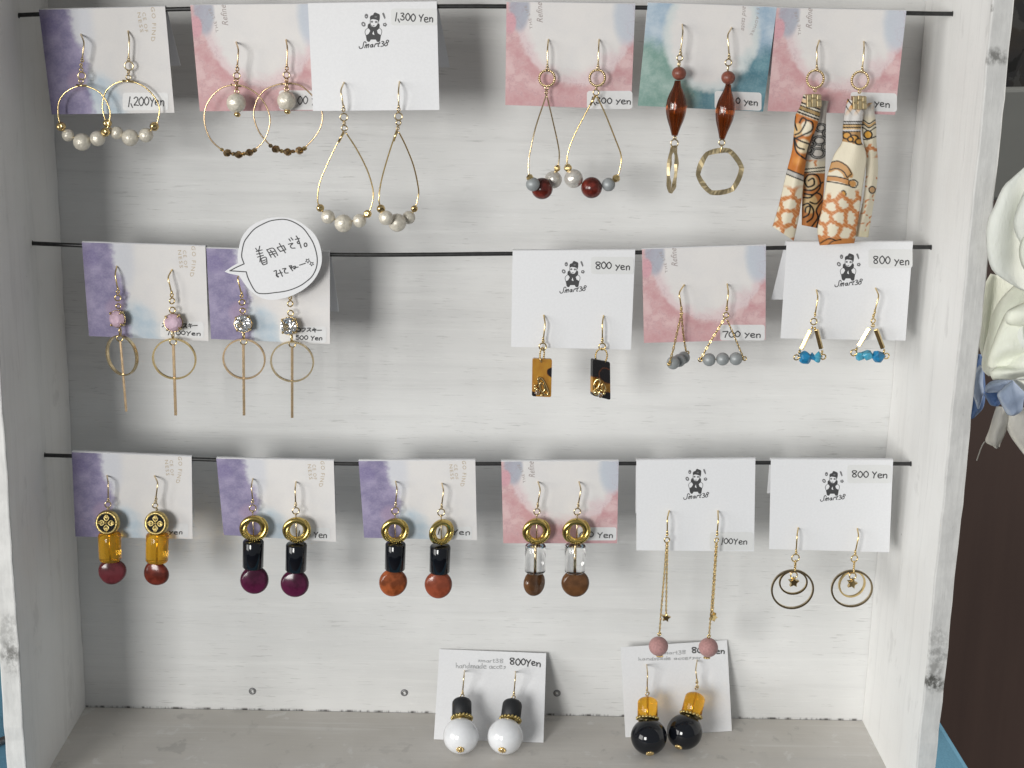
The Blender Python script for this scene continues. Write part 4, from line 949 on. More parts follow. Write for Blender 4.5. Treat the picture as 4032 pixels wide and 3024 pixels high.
e.hook((833, 325), (822, 456)); e.twisted_ring(807, 525, 62, d=.006); e.ring(804, 598, 14, yaw=.5)
strip(e, 'R2', [(815, 680), (822, 760), (820, 850), (835, 960), (848, 1100), (830, 1300), (790, 1460), (776, 1545)], [(890, 670), (900, 740), (910, 820), (912, 920), (922, 1080), (915, 1200), (890, 1350), (858, 1550)], .004, .002, -.002)
strip(e, 'R1', [(728, 645), (705, 750), (695, 850), (690, 930), (640, 1010), (600, 1130), (580, 1240), (555, 1380), (530, 1500), (545, 1602)], [(830, 690), (825, 760), (810, 850), (812, 920), (836, 970), (848, 1040), (835, 1140), (818, 1260), (800, 1400), (768, 1588)], .0085, .0038, .002)
clasp(e, 762, 630, 850, 715, .0125)

# ---- stones with hoop and bar
def cup_stone(e, x, y, R, mat, yaw):
    c = e.p(x, y); r = e.r(R); ax = Matrix.Rotation(yaw, 3, 'Z') @ Vector((0, -1, .12))
    N = 8
    pr = [(-r * .55, r * .12), (-r * .05, r * .95), (r * .10, r), (r * .36, r * .78), (r * .50, r * .52)]
    bk = 'stone'
    mb = MB(); a = ax.normalized(); u = Vector((0, 0, 1)); u = (u - a * u.dot(a)).normalized(); v = a.cross(u)
    def rg(h, rr, n, ph): return [c + a * h + (u * math.cos(t) + v * math.sin(t)) * rr for t in [2 * math.pi * (i + ph) / n for i in range(n)]]
    o = [rg(-r * .06, r * .96, 16, 0), rg(r * .08, r * .98, 16, 0), rg(r * .34, r * .80, 8, .5), rg(r * .5, r * .55, 8, 0)]
    idx = []
    for ring_ in o: idx.append(len(mb.v)); mb.v += ring_
    for i in range(16): mb.face(idx[0] + i, idx[0] + (i + 1) % 16, idx[1] + (i + 1) % 16, idx[1] + i)
    for i in range(8):
        b0, b1, b2 = idx[1] + 2 * i, idx[1] + 2 * i + 1, idx[1] + (2 * i + 2) % 16
        mb.face(b0, b1, idx[2] + i); mb.face(b1, b2, idx[2] + i)
        mb.face(idx[2] + i, b2, idx[2] + (i + 1) % 8); mb.face(idx[2] + i, idx[2] + (i + 1) % 8, idx[3] + (i + 1) % 8); mb.face(idx[3] + i, idx[2] + i, idx[3] + (i + 1) % 8)
    mb.face(*[idx[3] + i for i in range(8)])
    ap = len(mb.v); mb.v.append(c - a * r * .75)
    for i in range(16): mb.face(idx[0] + (i + 1) % 16, idx[0] + i, ap)
    e.part('stone', mb, mat, False)
    cup = MB(); cup.lathe(c, a, [(-r * .95, r * .3), (-r * .80, r * .66), (-r * .2, r * 1.03), (-r * .08, r * 1.05), (-r * .10, r * .99), (-r * .80, r * .5)], 20)
    st = e.part('setting', cup, 'gold')
    for i in range(4):
        t = math.pi / 4 + i * math.pi / 2 + .1; dr = u * math.cos(t) + v * math.sin(t)
        e.part('prong', MB().tube([c + dr * r * 1.02 - a * r * .4, c + dr * r * 1.06 + a * r * .12, c + dr * r * .86 + a * r * .42], [.0006, .0005, .0004], False, 8), 'gold', parent=st)
def flat_hoop(e, x, y, rx, ry, mat='hook', d=None, w=.00036, th=.0008, sgn=1, name='flat_hoop'):
    yaw = sgn * math.acos(min(1, rx / ry)) if rx < ry else 0.0
    c = e.p(x, y, d); M = Matrix.Rotation(yaw, 3, 'Z'); R = e.r(max(rx, ry)) if rx <= ry else e.r(rx); Rz = e.r(ry); N = 64; rows = []
    for i in range(N + 1):
        t = 2 * math.pi * i / N; row = []
        for a, b in ((-w, -th), (w, -th), (w, th), (-w, th), (-w, -th)):
            row.append(c + M @ Vector((math.cos(t) * (R - w + a), b, math.sin(t) * (Rz - w + a))))
        rows.append(row)
    o = e.part(name, MB().grid(rows), mat, False)
def bar(e, a, b, w, mat='rosegold'):
    A, B = e.p(*a), e.p(*b); ax = (B - A).normalized(); u = Vector((1, 0, 0)); u = (u - ax * u.dot(ax)).normalized(); v = ax.cross(u); h = e.r(w) / 2
    q = [A + u * h + v * h, A - u * h + v * h, A - u * h - v * h, A + u * h - v * h]
    e.part('bar', MB().prism(q, B - A), mat, False, bevel=.00012)
g_ = 'drop earrings with stone, hoop and bar'
for (cd_, hole, bend, bot, rings, st, sm, syaw, links, hp, br, mt, lab) in (
    ('B1', (478, 370), (468, 425), (487, 545), ((486, 595, 24, .2), (490, 655, 20, .35)), (480, 748, 62), 'opal', .25, ((503, 838, 14, 1.2), (501, 888, 25, .15)), (517, 1012, 131, 152, -1), ((505, 905), (548, 1420), 15), 'hook', 'pink stone earring with hoop and bar, over the purple wash of its card'),
    ('B1', (878, 395), (852, 450), (878, 570), ((880, 617, 24, .8), (882, 683, 24, .2)), (888, 775, 66), 'opal', -.05, ((886, 860, 16, 1.2), (888, 915, 27, .15)), (897, 1037, 161, 154, 1), ((890, 932), (907, 1447), 19), 'gold', 'pink stone earring with hoop and bar, over the pale half of its card'),
    ('B2', (1368, 428), (1357, 455), (1385, 575), ((1388, 627, 24, .3), (1393, 688, 22, .2)), (1395, 782, 64), 'stone', .0, ((1400, 868, 14, 1.2), (1400, 912, 26, .2)), (1403, 1038, 157, 153, 1), ((1398, 930), (1403, 1447), 18), 'rosegold', 'clear crystal earring with hoop and bar, below the tail of the speech bubble'),
    ('B2', (1745, 430), (1735, 480), (1738, 590), ((1738, 637, 24, .6), (1740, 705, 23, .1)), (1727, 800, 65), 'stone', .3, ((1748, 885, 14, 1.2), (1753, 930, 27, .2)), (1752, 1058, 160, 153, 1), ((1752, 950), (1752, 1465), 18), 'hook', 'clear crystal earring with hoop and bar, its hook hidden under the speech bubble')):
    e = Ear(cd_, 'c6', hole, lab, g_, .0045); e.hook(bend, bot, 'gold')
    for x, y, R, yw in rings: e.ring(x, y, R, yaw=yw, mat='gold')
    cup_stone(e, *st, sm, -syaw)
    for i, (x, y, R, yw) in enumerate(links): e.ring(x, y, R, yaw=yw, mat='gold', ry=(28 if i == 0 else None))
    flat_hoop(e, hp[0], hp[1], hp[2], hp[3], mt, sgn=hp[4], d=.0048); bar(e, *br)

# ---- tortoiseshell plates
def tortoise(name, blobs):
    g = G(name); uv = g.uv(); s = g.sep(uv); u = s[0]; v = g.sub(1.0, s[1]); n = g.sub(g.noise(uv, 4, 5, .6), .5)
    c = g.mix(g.ss(g.noise(uv, 3, 4), .3, .7), (0.43, 0.215, 0.025), (0.36, 0.16, 0.018))
    for cx, cy, rx, ry in blobs:
        e_ = g.add(g.m('POWER', g.m('DIVIDE', g.sub(u, cx), rx), 2), g.m('POWER', g.m('DIVIDE', g.sub(v, cy), ry), 2)); e_ = g.add(e_, g.mul(n, 1.0))
        c = g.mix(g.ss(e_, .85, 1.25, True), c, (.13, .035, .010)); c = g.mix(g.ss(e_, .72, 1.0, True), c, (.008, .006, .007))
    g.set(col=c, rough=.22, coat=.4); return g.mat
def plate(e, corners, mat, d):
    q = [e.p(x, y, dd) for (x, y, dd) in corners]          # tl, tr, br, bl
    n = (q[1] - q[0]).cross(q[3] - q[0]).normalized(); n = n if n.y < 0 else -n
    W_ = (q[1] - q[0]).length; H_ = (q[3] - q[0]).length; r = .0009; P = []; UV = []
    for cx, cy, a0 in ((1, 0, -90), (1, 1, 0), (0, 1, 90), (0, 0, 180)):
        for i in range(5):
            a = math.radians(a0 + 22.5 * i); uu = (abs(cx - r / W_) if True else 0) + r / W_ * math.cos(a) ; vv = abs(cy - r / H_) + r / H_ * math.sin(a)
            P.append(q[0].lerp(q[1], uu).lerp(q[3].lerp(q[2], uu), vv)); UV.append((uu, 1 - vv))
    o = e.part('plate', MB().prism(P, -n * .0022), mat, False, bevel=.0003)
    ul = o.data.uv_layers.new(name='UVMap'); m = len(P)
    for lp in o.data.loops: ul.data[lp.index].uv = UV[lp.vertex_index % m]
    return n, o
def petals(e, lst, n, d):
    for pts, r in lst: e.part('gold_petal', MB().tube(smooth([e.p(x, y, d) for x, y in pts], 5, True), r, True, 8), 'gold')
g_ = 'tortoiseshell plate earrings'
e = Ear('B3', 'b3', (460, 755), 'amber coloured tortoiseshell plate earring with one small dark patch', g_, .0035)
e.hook((472, 830), (455, 985), 'gold'); e.ring(450, 1045, 38, mat='gold'); e.twisted_ring(443, 1125, 66, yaw=1.2, w=.0003, ry=75, turns=12, mat='gold')
plate(e, [(352, 1158, .0045), (538, 1166, .0045), (530, 1525, .0045), (347, 1516, .0045)], tortoise('light_tortoiseshell', [(1.02, .34, .27, .13), (.02, .97, .20, .10)]), .0045)
petals(e, [([(405, 1350), (440, 1350), (480, 1420), (500, 1490), (470, 1500), (425, 1450)], .00045), ([(425, 1390), (455, 1405), (470, 1450), (445, 1475), (425, 1440)], .0004)], None, .0053)
for x, y, R in ((408, 1352, 14), (378, 1415, 14), (380, 1440, 16), (437, 1505, 14), (395, 1450, 14)): e.bead(x, y, R, 'gold', 'gold_dot', .0056)
e.bead(398, 1482, 24, 'stone', 'crystal', .0056, seg=10, ring=6)
e = Ear('B3', 'b3', (1025, 760), 'tortoiseshell plate earring with a black upper half', g_, .0035)
e.hook((1015, 830), (1015, 985), 'gold'); e.ring(1013, 1045, 36, mat='gold'); e.twisted_ring(1005, 1135, 62, yaw=.1, w=.0003, ry=78, turns=12, mat='gold')
plate(e, [(925, 1163, .0065), (1088, 1192, .0025), (1092, 1552, .0025), (920, 1508, .0065)], tortoise('dark_tortoiseshell', [(.3, .15, .9, .36), (.85, .38, .5, .2), (.9, 1.0, .45, .2), (.1, 1.0, .25, .09)]), .0045)
petals(e, [([(935, 1410), (955, 1365), (980, 1350), (990, 1390), (970, 1440), (945, 1450)], .0005), ([(1015, 1400), (1040, 1430), (1035, 1470), (1010, 1450)], .0004), ([(930, 1470), (960, 1450), (990, 1470), (960, 1500)], .0005)], None, .0068)
for x, y, R in ((975, 1358, 14), (950, 1478, 26), (1008, 1460, 14), (1030, 1490, 14), (965, 1440, 14)): e.bead(x, y, R, 'gold', 'gold_dot', .0072)
e.bead(995, 1508, 25, 'stone', 'crystal', .0070, seg=10, ring=6)

# ---- chain triangles with grey pearls
g_ = 'chain triangle earrings with three grey pearls'
e = Ear('B4', 'b4', (620, 565), 'chain earring with three grey pearls overlapping, turned sideways', g_, .0065)
e.hook((568, 655), (590, 830), 'gold', loopR=18); e.ring(592, 888, 24, yaw=.8, mat='gold')
chain(e, [(586, 915, .007), (545, 1090, .010), (500, 1290, .0135), (455, 1450, .0165)], .00235, .0013, .00025, 'gold', False, 'chain_link')
chain(e, [(594, 920, .006), (610, 1100, .003), (640, 1295, .0015)], .00235, .0013, .00025, 'gold', False, 'chain_link')
e.part('pearl_pin', MB().tube([e.p(440, 1465, .0175), e.p(665, 1345, .0005)], .0003, False, 6), 'gold')
e.bead(495, 1452, 75, 'grey', 'grey_pearl', .0125); e.bead(565, 1425, 75, 'grey', 'grey_pearl', .0072); e.bead(618, 1392, 72, 'grey', 'grey_pearl', .002)
e.ring(448, 1465, 22, yaw=.6, mat='gold', d=.0168); e.ring(660, 1335, 22, mat='gold', d=.0015)
e = Ear('B4', 'b4', (1117, 555), 'chain earring with three grey pearls in a level row', g_, .0065)
e.hook((1128, 645), (1112, 830), 'gold', loopR=18); e.ring(1103, 905, 36, yaw=.2, mat='gold')
chain(e, [(1085, 945), (985, 1110), (900, 1250), (820, 1395)], .00235, .0014, .00025, 'gold', False, 'chain_link')
chain(e, [(1122, 975), (1185, 1120), (1245, 1260), (1298, 1385)], .0021, .0011, .00022, 'gold', False, 'chain_link')
e.part('pearl_pin', MB().tube([e.p(815, 1415), e.p(1310, 1402)], .0003, False, 6), 'gold')
for x, y in ((908, 1416), (1063, 1408), (1215, 1405)): e.bead(x, y, 75, 'grey', 'grey_pearl')
e.ring(808, 1415, 27, mat='gold'); e.ring(1315, 1402, 26, mat='gold')

# ---- turquoise triangles
def sq_tube(e, a, b, w, d=None):
    A, B = e.p(*a), e.p(*b); ax = (B - A).normalized(); u = Vector((0, 1, 0)).cross(ax).normalized(); v = ax.cross(u); h = e.r(w) / 2 * .98
    q = [A + (u * math.cos(t) + v * math.sin(t)) * h for t in [math.pi * 2 * (i + .82) / 4 for i in range(4)]]
    e.part('gold_tube', MB().prism(q, B - A), 'gold', False, bevel=.0002)
def chip(e, x, y, rx, ry, mat, seed, d=None, n=14):
    c = e.p(x, y, d); R = random.Random(seed); bm = bmesh.new()
    for i in range(n):
        v = Vector((R.gauss(0, 1), R.gauss(0, 1), R.gauss(0, 1))).normalized(); v *= R.uniform(1.0, 1.25)
        bm.verts.new(c + Vector((v.x * e.r(rx), v.y * e.r((rx + ry) / 2) * .9, v.z * e.r(ry))))
    bmesh.ops.convex_hull(bm, input=bm.verts[:]); bmesh.ops.delete(bm, geom=[v for v in bm.verts if not v.link_faces], context='VERTS')
    mb = MB(); bm.verts.index_update(); mb.v = [v.co.copy() for v in bm.verts]; mb.f = [tuple(v.index for v in f.verts) for f in bm.faces]; mb.mi = [0] * len(mb.f); bm.free()
    e.part('turquoise_chip', mb, mat, False, bevel=.0003)
g_ = 'turquoise chip triangle earrings'
e = Ear('B5', 'b5', (595, 675), 'turquoise earring with a round blue chip and narrow gold triangle', g_, .0055)
e.hook((608, 750), (580, 938), 'gold'); e.ring(565, 1012, 40, mat='gold'); e.ring(548, 1080, 18, yaw=1.0, mat='gold'); e.ring(578, 1085, 16, yaw=.8, mat='gold')
sq_tube(e, (532, 1102), (428, 1312), 62); sq_tube(e, (592, 1098), (645, 1308), 58, )
e.ring(410, 1342, 24, yaw=1.0, mat='gold'); e.ring(376, 1402, 33, mat='gold'); e.ring(655, 1345, 22, yaw=1.0, mat='gold'); e.ring(668, 1396, 33, mat='gold')
chip(e, 470, 1408, 64, 70, 'turq', 3, n=40); chip(e, 545, 1408, 38, 52, 'turq', 5); chip(e, 602, 1398, 40, 68, 'turqlight', 8)
e.part('chip_pin', MB().tube([e.p(385, 1405), e.p(660, 1395)], .0003, False, 6), 'gold')
e = Ear('B5', 'b5', (1240, 655), 'turquoise earring with a square blue chip and wide gold triangle', g_, .0055)
e.hook((1270, 735), (1230, 908), 'gold'); e.ring(1216, 950, 24, yaw=.9, mat='gold'); e.ring(1212, 1005, 30, yaw=.4, mat='gold'); e.ring(1210, 1055, 20, yaw=.3, mat='gold')
sq_tube(e, (1172, 1082), (1052, 1280), 62); sq_tube(e, (1240, 1096), (1318, 1304), 62)
e.ring(1030, 1315, 22, yaw=1, mat='gold'); e.ring(1000, 1352, 38, mat='gold'); e.ring(1330, 1335, 22, yaw=1, mat='gold'); e.ring(1356, 1387, 34, mat='gold')
chip(e, 1065, 1388, 46, 68, 'turqlight', 12); chip(e, 1138, 1382, 62, 58, 'turqlight', 13, n=24); chip(e, 1268, 1392, 64, 64, 'turq', 2, n=22)
e.part('chip_pin', MB().tube([e.p(1005, 1370), e.p(1350, 1390)], .0003, False, 6), 'gold')

# ---- stacked bead drops on the bottom rod
def cyl(e, x, y, hw, hh, mat, tilt=0, name='cylinder_bead', d=None, pin=None):
    A, B = e.p(x + tilt, y - hh, d), e.p(x - tilt, y + hh, d); ax = B - A; L = ax.length; r = e.r(hw); b = r * .16
    e.part(name, MB().lathe(A, ax, [(0, r * .80), (b * .3, r * .93), (b, r), (L - b, r), (L - b * .3, r * .93), (L, r * .80)], 40), mat)
    if pin: e.part('pin', MB().tube([A, B], .00045, False, 8), pin)
def disc(e, x, y, R, mat, yaw=0, wob=0.03, th=.42, d=None, seed=1, ry=None, name='disc_bead'):
    c = e.p(x, y, d); r = e.r(R); a = Matrix.Rotation(yaw, 3, 'Z') @ Vector((0, -1, .1)); u = Matrix.Rotation(yaw, 3, 'Z') @ Vector((1, 0, 0)); v = a.cross(u); rows = []; N = 40
    R_ = random.Random(seed); ph = [R_.uniform(0, 6) for _ in range(3)]; h = r * th; k = (ry / R) if ry else 1
    mb = MB(); prof = [(-h, .0), (-h, .4), (-h, .70), (-h, .77), (-h * .93, .83), (-h * .75, .90), (-h * .4, .97), (0, 1.0), (h * .4, .97), (h * .75, .90), (h * .93, .83), (h, .77), (h, 0.0)]
    for hh, f in prof:
        row = []
        for i in range(N + 1):
            t = 2 * math.pi * i / N; q = r * max(f, .001) * (1 + wob * math.sin(2 * t + ph[0]) + wob * .7 * math.sin(3 * t + ph[1]))
            row.append(c + a * hh + u * math.cos(t) * q + v * math.sin(t) * q * k)
        rows.append(row)
    e.part(name, mb.grid(rows), mat)
def knot(e, x, y, Ro, Ri, d, rx=None, ph=0.0):
    yaw = math.acos(rx / Ro) if rx else 0.12
    c = e.p(x, y, d); M = Matrix.Rotation(yaw, 3, 'Z'); R = e.r((Ro + Ri) / 2); m = e.r((Ro - Ri) / 2) * 1.14; N = 96; st = None
    pt = lambda t, ro, z: c + M @ Vector((math.cos(t) * (R + ro), z, math.sin(t) * (R + ro)))
    for k in (0, 1):                        # two tapering bands that spiral from the outside to the inside of the ring
        P, rad = [], []
        for i in range(N):
            f = i / (N - 1); t = math.radians(235 + ph * 20 - 290 * f) + math.pi * k
            P.append(pt(t, m * (.46 - .92 * f), -m * .30 * math.sin(math.pi * f) + m * .15)); rad.append(m * (.22 + .40 * math.sin(math.pi * f) ** .6))
        o = e.part('swirl_band', MB().tube(P, rad, False, 16), 'swirl')
        if k == 0: st = o
    core = e.part('ring_core', MB().ring(c + Vector((0, m * .2, 0)), R, m * .62, yaw, 0, 48, 12), 'swirl')
    mb = MB()
    for rr in (-.36, .0, .36):
        for i in range(16):
            f = .22 + .56 * i / 15; t = math.radians(235 + ph * 20 - 290 * f) + math.pi; w_ = m * (.22 + .40 * math.sin(math.pi * f) ** .6)
            mb.ball(pt(t, m * (.46 - .92 * f) + w_ * rr * 1.6, -m * .30 * math.sin(math.pi * f) + m * .15 - w_ * (.98 if rr == 0 else .80)), m * .115, 6, 4)
    g2 = e.part('granules', mb, 'swirl', parent=core); g2['kind'] = 'stuff'
def medallion(e, x, y, R, d):
    c = e.p(x, y, d); r = e.r(R); a = Matrix.Rotation(-.16, 3, 'Z') @ Vector((0, -1, .22)); a.normalize(); u = Vector((1, 0, 0)); u = (u - a * u.dot(a)).normalized(); v = a.cross(u); v = v if v.z > 0 else -v
    h = r * .30
    o = e.part('medallion', MB().lathe(c, a, [(-h, r * .8), (-h * .6, r * .97), (0, r), (h * .6, r * .95), (h, r * .86), (h, r * .76), (h * .75, r * .73), (h * .75, r * .2)], 40), 'antique')
    e.part('black_inlay', MB().lathe(c + a * h * .76, a, [(0, r * .72), (h * .06, r * .72)], 32), 'enamel', False, parent=o)
    X = lambda px, py, z=0: c + a * (h * .9 + z) + u * px * r + v * py * r
    mb = MB()
    for k in range(24): t = 2 * math.pi * k / 24; mb.ball(X(math.cos(t) * .865, math.sin(t) * .865, h * .1), r * .062, 8, 5)
    b_ = e.part('beaded_rim', mb, 'antique', parent=o)
    mb = MB()
    for k in range(4):
        ca, sa = math.cos(k * math.pi / 2), math.sin(k * math.pi / 2); T = lambda px, py: X(px * ca - py * sa, px * sa + py * ca)
        mb.tube([T(0, .05), T(0, .74)], r * .05, False, 6)
        for sg in (1, -1):
            mb.tube(smooth([T(0, .16), T(.13 * sg, .26), T(.19 * sg, .42), T(.10 * sg, .50), T(.05 * sg, .40)], 4), r * .055, False, 6)
            mb.tube(smooth([T(.02 * sg, .40), T(.10 * sg, .56), T(.03 * sg, .62)], 3), r * .05, False, 6)
    mb.ball(X(0, 0, r * .03), r * .09, 10, 6); e.part('cross_ornament', mb, 'antique', parent=o)
g_ = 'stacked bead earrings with gold top, cylinder and disc'
DD = .0062
e = Ear('C1', 'd1', (612, 372), 'medallion and yellow cylinder earring with a dark rose disc, over the purple wash', g_, DD)
e.hook((625, 450), (625, 636)); e.ring(622, 682, 36, yaw=.3); e.ring(624, 724, 14, yaw=.6); medallion(e, 620, 878, 138, DD); cyl(e, 643, 1142, 122, 146, 'amber', -6, pin='gold'); disc(e, 670, 1410, 148, 'rose', .1, .035, .36, seed=4)
e = Ear('C1', 'd1', (1130, 375), 'medallion and yellow cylinder earring with a brick red disc', g_, DD)
e.hook((1163, 450), (1145, 620)); e.ring(1140, 655, 18, yaw=.8); e.ring(1136, 692, 32, yaw=.4); e.ring(1155, 735, 13, yaw=.6); medallion(e, 1152, 885, 136, DD); cyl(e, 1158, 1152, 122, 150, 'amber', 3, pin='gold'); disc(e, 1148, 1430, 138, 'brickred', -.1, .04, .36, seed=9)
SW = (
 ('C2', 'd2', (490, 370), (478, 440), (490, 588), (490, 655, 37), (502, 855, 147, 60, None), (495, 1110, 103, 136, 'onyx', 2), (508, 1365, 143, 'plum', .08), 'swirl ring and black cylinder earring with a plum disc, over the purple wash'),
 ('C2', 'd2', (918, 400), (910, 470), (915, 620), (917, 682, 37), (925, 872, 145, 60, None), (920, 1140, 104, 136, 'onyx', 4), (907, 1400, 142, 'plum', -.05), 'swirl ring and black cylinder earring with plum disc, over the pale half of its card'),
 ('C3', 'd3', (447, 395), (460, 465), (447, 618), (443, 682, 39), (440, 880, 143, 60, None), (443, 1132, 101, 134, 'onyx', 3), (422, 1390, 142, 'orange', .08), 'swirl ring and black cylinder earring with a bright orange disc with a pale flaw'),
 ('C3', 'd3', (905, 415), (920, 485), (902, 640), (898, 697, 39), (900, 892, 143, 60, 122), (885, 1157, 102, 134, 'onyx', 4), (870, 1412, 140, 'redorange', -.05), 'swirl ring and black cylinder earring with a plain red orange disc'),
 ('C4', 'd4', (475, 400), (495, 475), (470, 628), (463, 690, 35), (458, 885, 147, 60, None), (447, 1152, 103, 136, 'clear', 2), (437, 1395, 132, 'brown', .75), 'swirl ring and clear cylinder earring with a brown disc turned sideways'),
 ('C4', 'd4', (880, 400), (897, 475), (872, 628), (863, 690, 38), (853, 885, 147, 60, None), (840, 1152, 103, 136, 'clear', 2), (843, 1398, 140, 'brown', .03), 'swirl ring and clear cylinder earring with a brown disc facing forward'))
for i, (cd_, k, hole, bend, bot, rg, kn, cy_, di, lab) in enumerate(SW):
    e = Ear(cd_, k, hole, lab, g_, DD); e.hook(bend, bot); e.ring(*rg, yaw=.25)
    x, y, Ro, Ri, rx = kn
    e.part('pin', MB().tube([e.p(rg[0], rg[1] + 34), e.p(x, y + Ro)], .00032, False, 6), 'hook')
    e.ring(rg[0], rg[1] + 34, 13, yaw=1.0)
    knot(e, x, y, Ro, Ri, DD, rx, random.uniform(-.2, .2)); cyl(e, cy_[0], cy_[1], cy_[2], cy_[3], cy_[4], cy_[5], pin='hook' if cy_[4] == 'clear' else None)
    disc(e, di[0], di[1], di[2], di[3], di[4], .012, .34, seed=20 + i)

# ---- long chains with star and pink ball
def star_bead(e, x, y, R, d, yaw=0.0, rot=.15):
    c = e.p(x, y, d); r = e.r(R); M = Matrix.Rotation(yaw, 3, 'Z')
    P = [c + M @ Vector(((r if i % 2 == 0 else r * .52) * math.sin(math.pi * i / 5 + rot), -r * .35, (r if i % 2 == 0 else r * .52) * math.cos(math.pi * i / 5 + rot))) for i in range(10)]
    e.part('star_bead', MB().prism(P, M @ Vector((0, r * .8, 0))), 'gold', False, bevel=.0002)
def flower_cap(e, x, y, R, d, axis, name='bead_cap'):
    c = e.p(x, y, d); r = e.r(R); a = Vector(axis).normalized(); u = Vector((1, 0, 0)); u = (u - a * u.dot(a)).normalized(); v = a.cross(u); mb = MB()
    for k in range(9): t = 2 * math.pi * k / 9; mb.ball(c + (u * math.cos(t) + v * math.sin(t)) * r * .74, r * .27, 8, 6)
    mb.lathe(c, a, [(-r * .2, r * .75), (r * .1, r * .6), (r * .3, r * .35), (r * .25, r * .1)], 14); e.part(name, mb, 'gold')
def thread_ball(e, x, y, R):
    c = e.p(x, y); r = e.r(R); N, Mr = 72, 20; rows = []
    for i in range(Mr + 1):
        ph = math.pi * i / Mr; row = []
        for j in range(N + 1):
            t = 2 * math.pi * j / N; rr = r * (1 + .008 * (1 if j % 2 else -1) * math.sin(ph)); row.append(c + Vector((rr * math.sin(ph) * math.cos(t), rr * math.sin(ph) * math.sin(t), rr * math.cos(ph))))
        rows.append(row)
    e.part('pink_ball', MB().grid(rows), 'thread')
g_ = 'long chain earrings with star and pink ball'
e = Ear('C5', 'd5', (340, 505), 'long chain earring with pink ball and star hanging apart from the chain', g_, .0055)
e.hook((328, 560), (327, 668), 'gold', loopR=10); e.ring(325, 712, 22, mat='gold')
chain(e, [(322, 735), (308, 930, .0062), (285, 1200), (271, 1385)], .0016, .00125, .00027, 'gold'); chain(e, [(330, 738), (324, 930), (318, 1238)], .0016, .00125, .00027, 'gold')
star_bead(e, 318, 1275, 36, .0058); e.ring(270, 1395, 15, yaw=.4, mat='gold'); thread_ball(e, 263, 1483, 71); flower_cap(e, 272, 1556, 27, .0055, (0, -.25, -1))
e = Ear('C5', 'd5', (695, 505), 'long chain earring with pink ball and star lying against the chain', g_, .0055)
e.hook((697, 565), (690, 668), 'gold', loopR=10); e.ring(685, 715, 22, yaw=.6, mat='gold')
chain(e, [(680, 745), (668, 930), (648, 1200), (631, 1400)], .0016, .00125, .00027, 'gold'); chain(e, [(688, 745), (676, 930), (657, 1235)], .0016, .00125, .00027, 'gold')
star_bead(e, 662, 1272, 36, .007, .6, .5); e.ring(629, 1412, 15, yaw=.4, mat='gold'); thread_ball(e, 625, 1492, 71); flower_cap(e, 614, 1567, 27, .0055, (0, -.25, -1))
# ---- double hoops with stars
g_ = 'double hoop earrings with a small star'
e = Ear('C6', 'd6', (457, 808), 'double hoop earring with small star, nearer the long chains', g_, .005)
e.hook((447, 875), (438, 1028), 'gold'); e.ring(432, 1083, 40, mat='gold'); e.twisted_ring(429, 1160, 20, yaw=1.1, w=.0003, ry=62, turns=9, mat='gold')
flat_hoop(e, 403, 1375, 202, 197, 'hook', .0052, .00045, .0006, name='outer_hoop'); flat_hoop(e, 411, 1310, 135, 122, 'gold', .0052 - .0016, .0004, .0006, name='inner_hoop')
e.ring(417, 1245, 36, mat='gold'); star_bead(e, 415, 1308, 54, .006, .1, .05)
e = Ear('C6', 'd6', (1010, 815), 'double hoop earring with small star, closest to the right wall of the box', g_, .005)
e.hook((1020, 880), (990, 1038), 'gold'); e.ring(982, 1088, 37, yaw=.3, mat='gold'); e.twisted_ring(977, 1170, 20, yaw=1.2, w=.0003, ry=65, turns=9, mat='gold')
flat_hoop(e, 957, 1368, 197, 186, 'hook', .0052, .00045, .0006, name='outer_hoop'); flat_hoop(e, 958, 1325, 131, 133, 'gold', .0052 - .0016, .0004, .0006, name='inner_hoop')
e.ring(966, 1252, 36, mat='gold'); star_bead(e, 960, 1320, 54, .006, .1, .2)

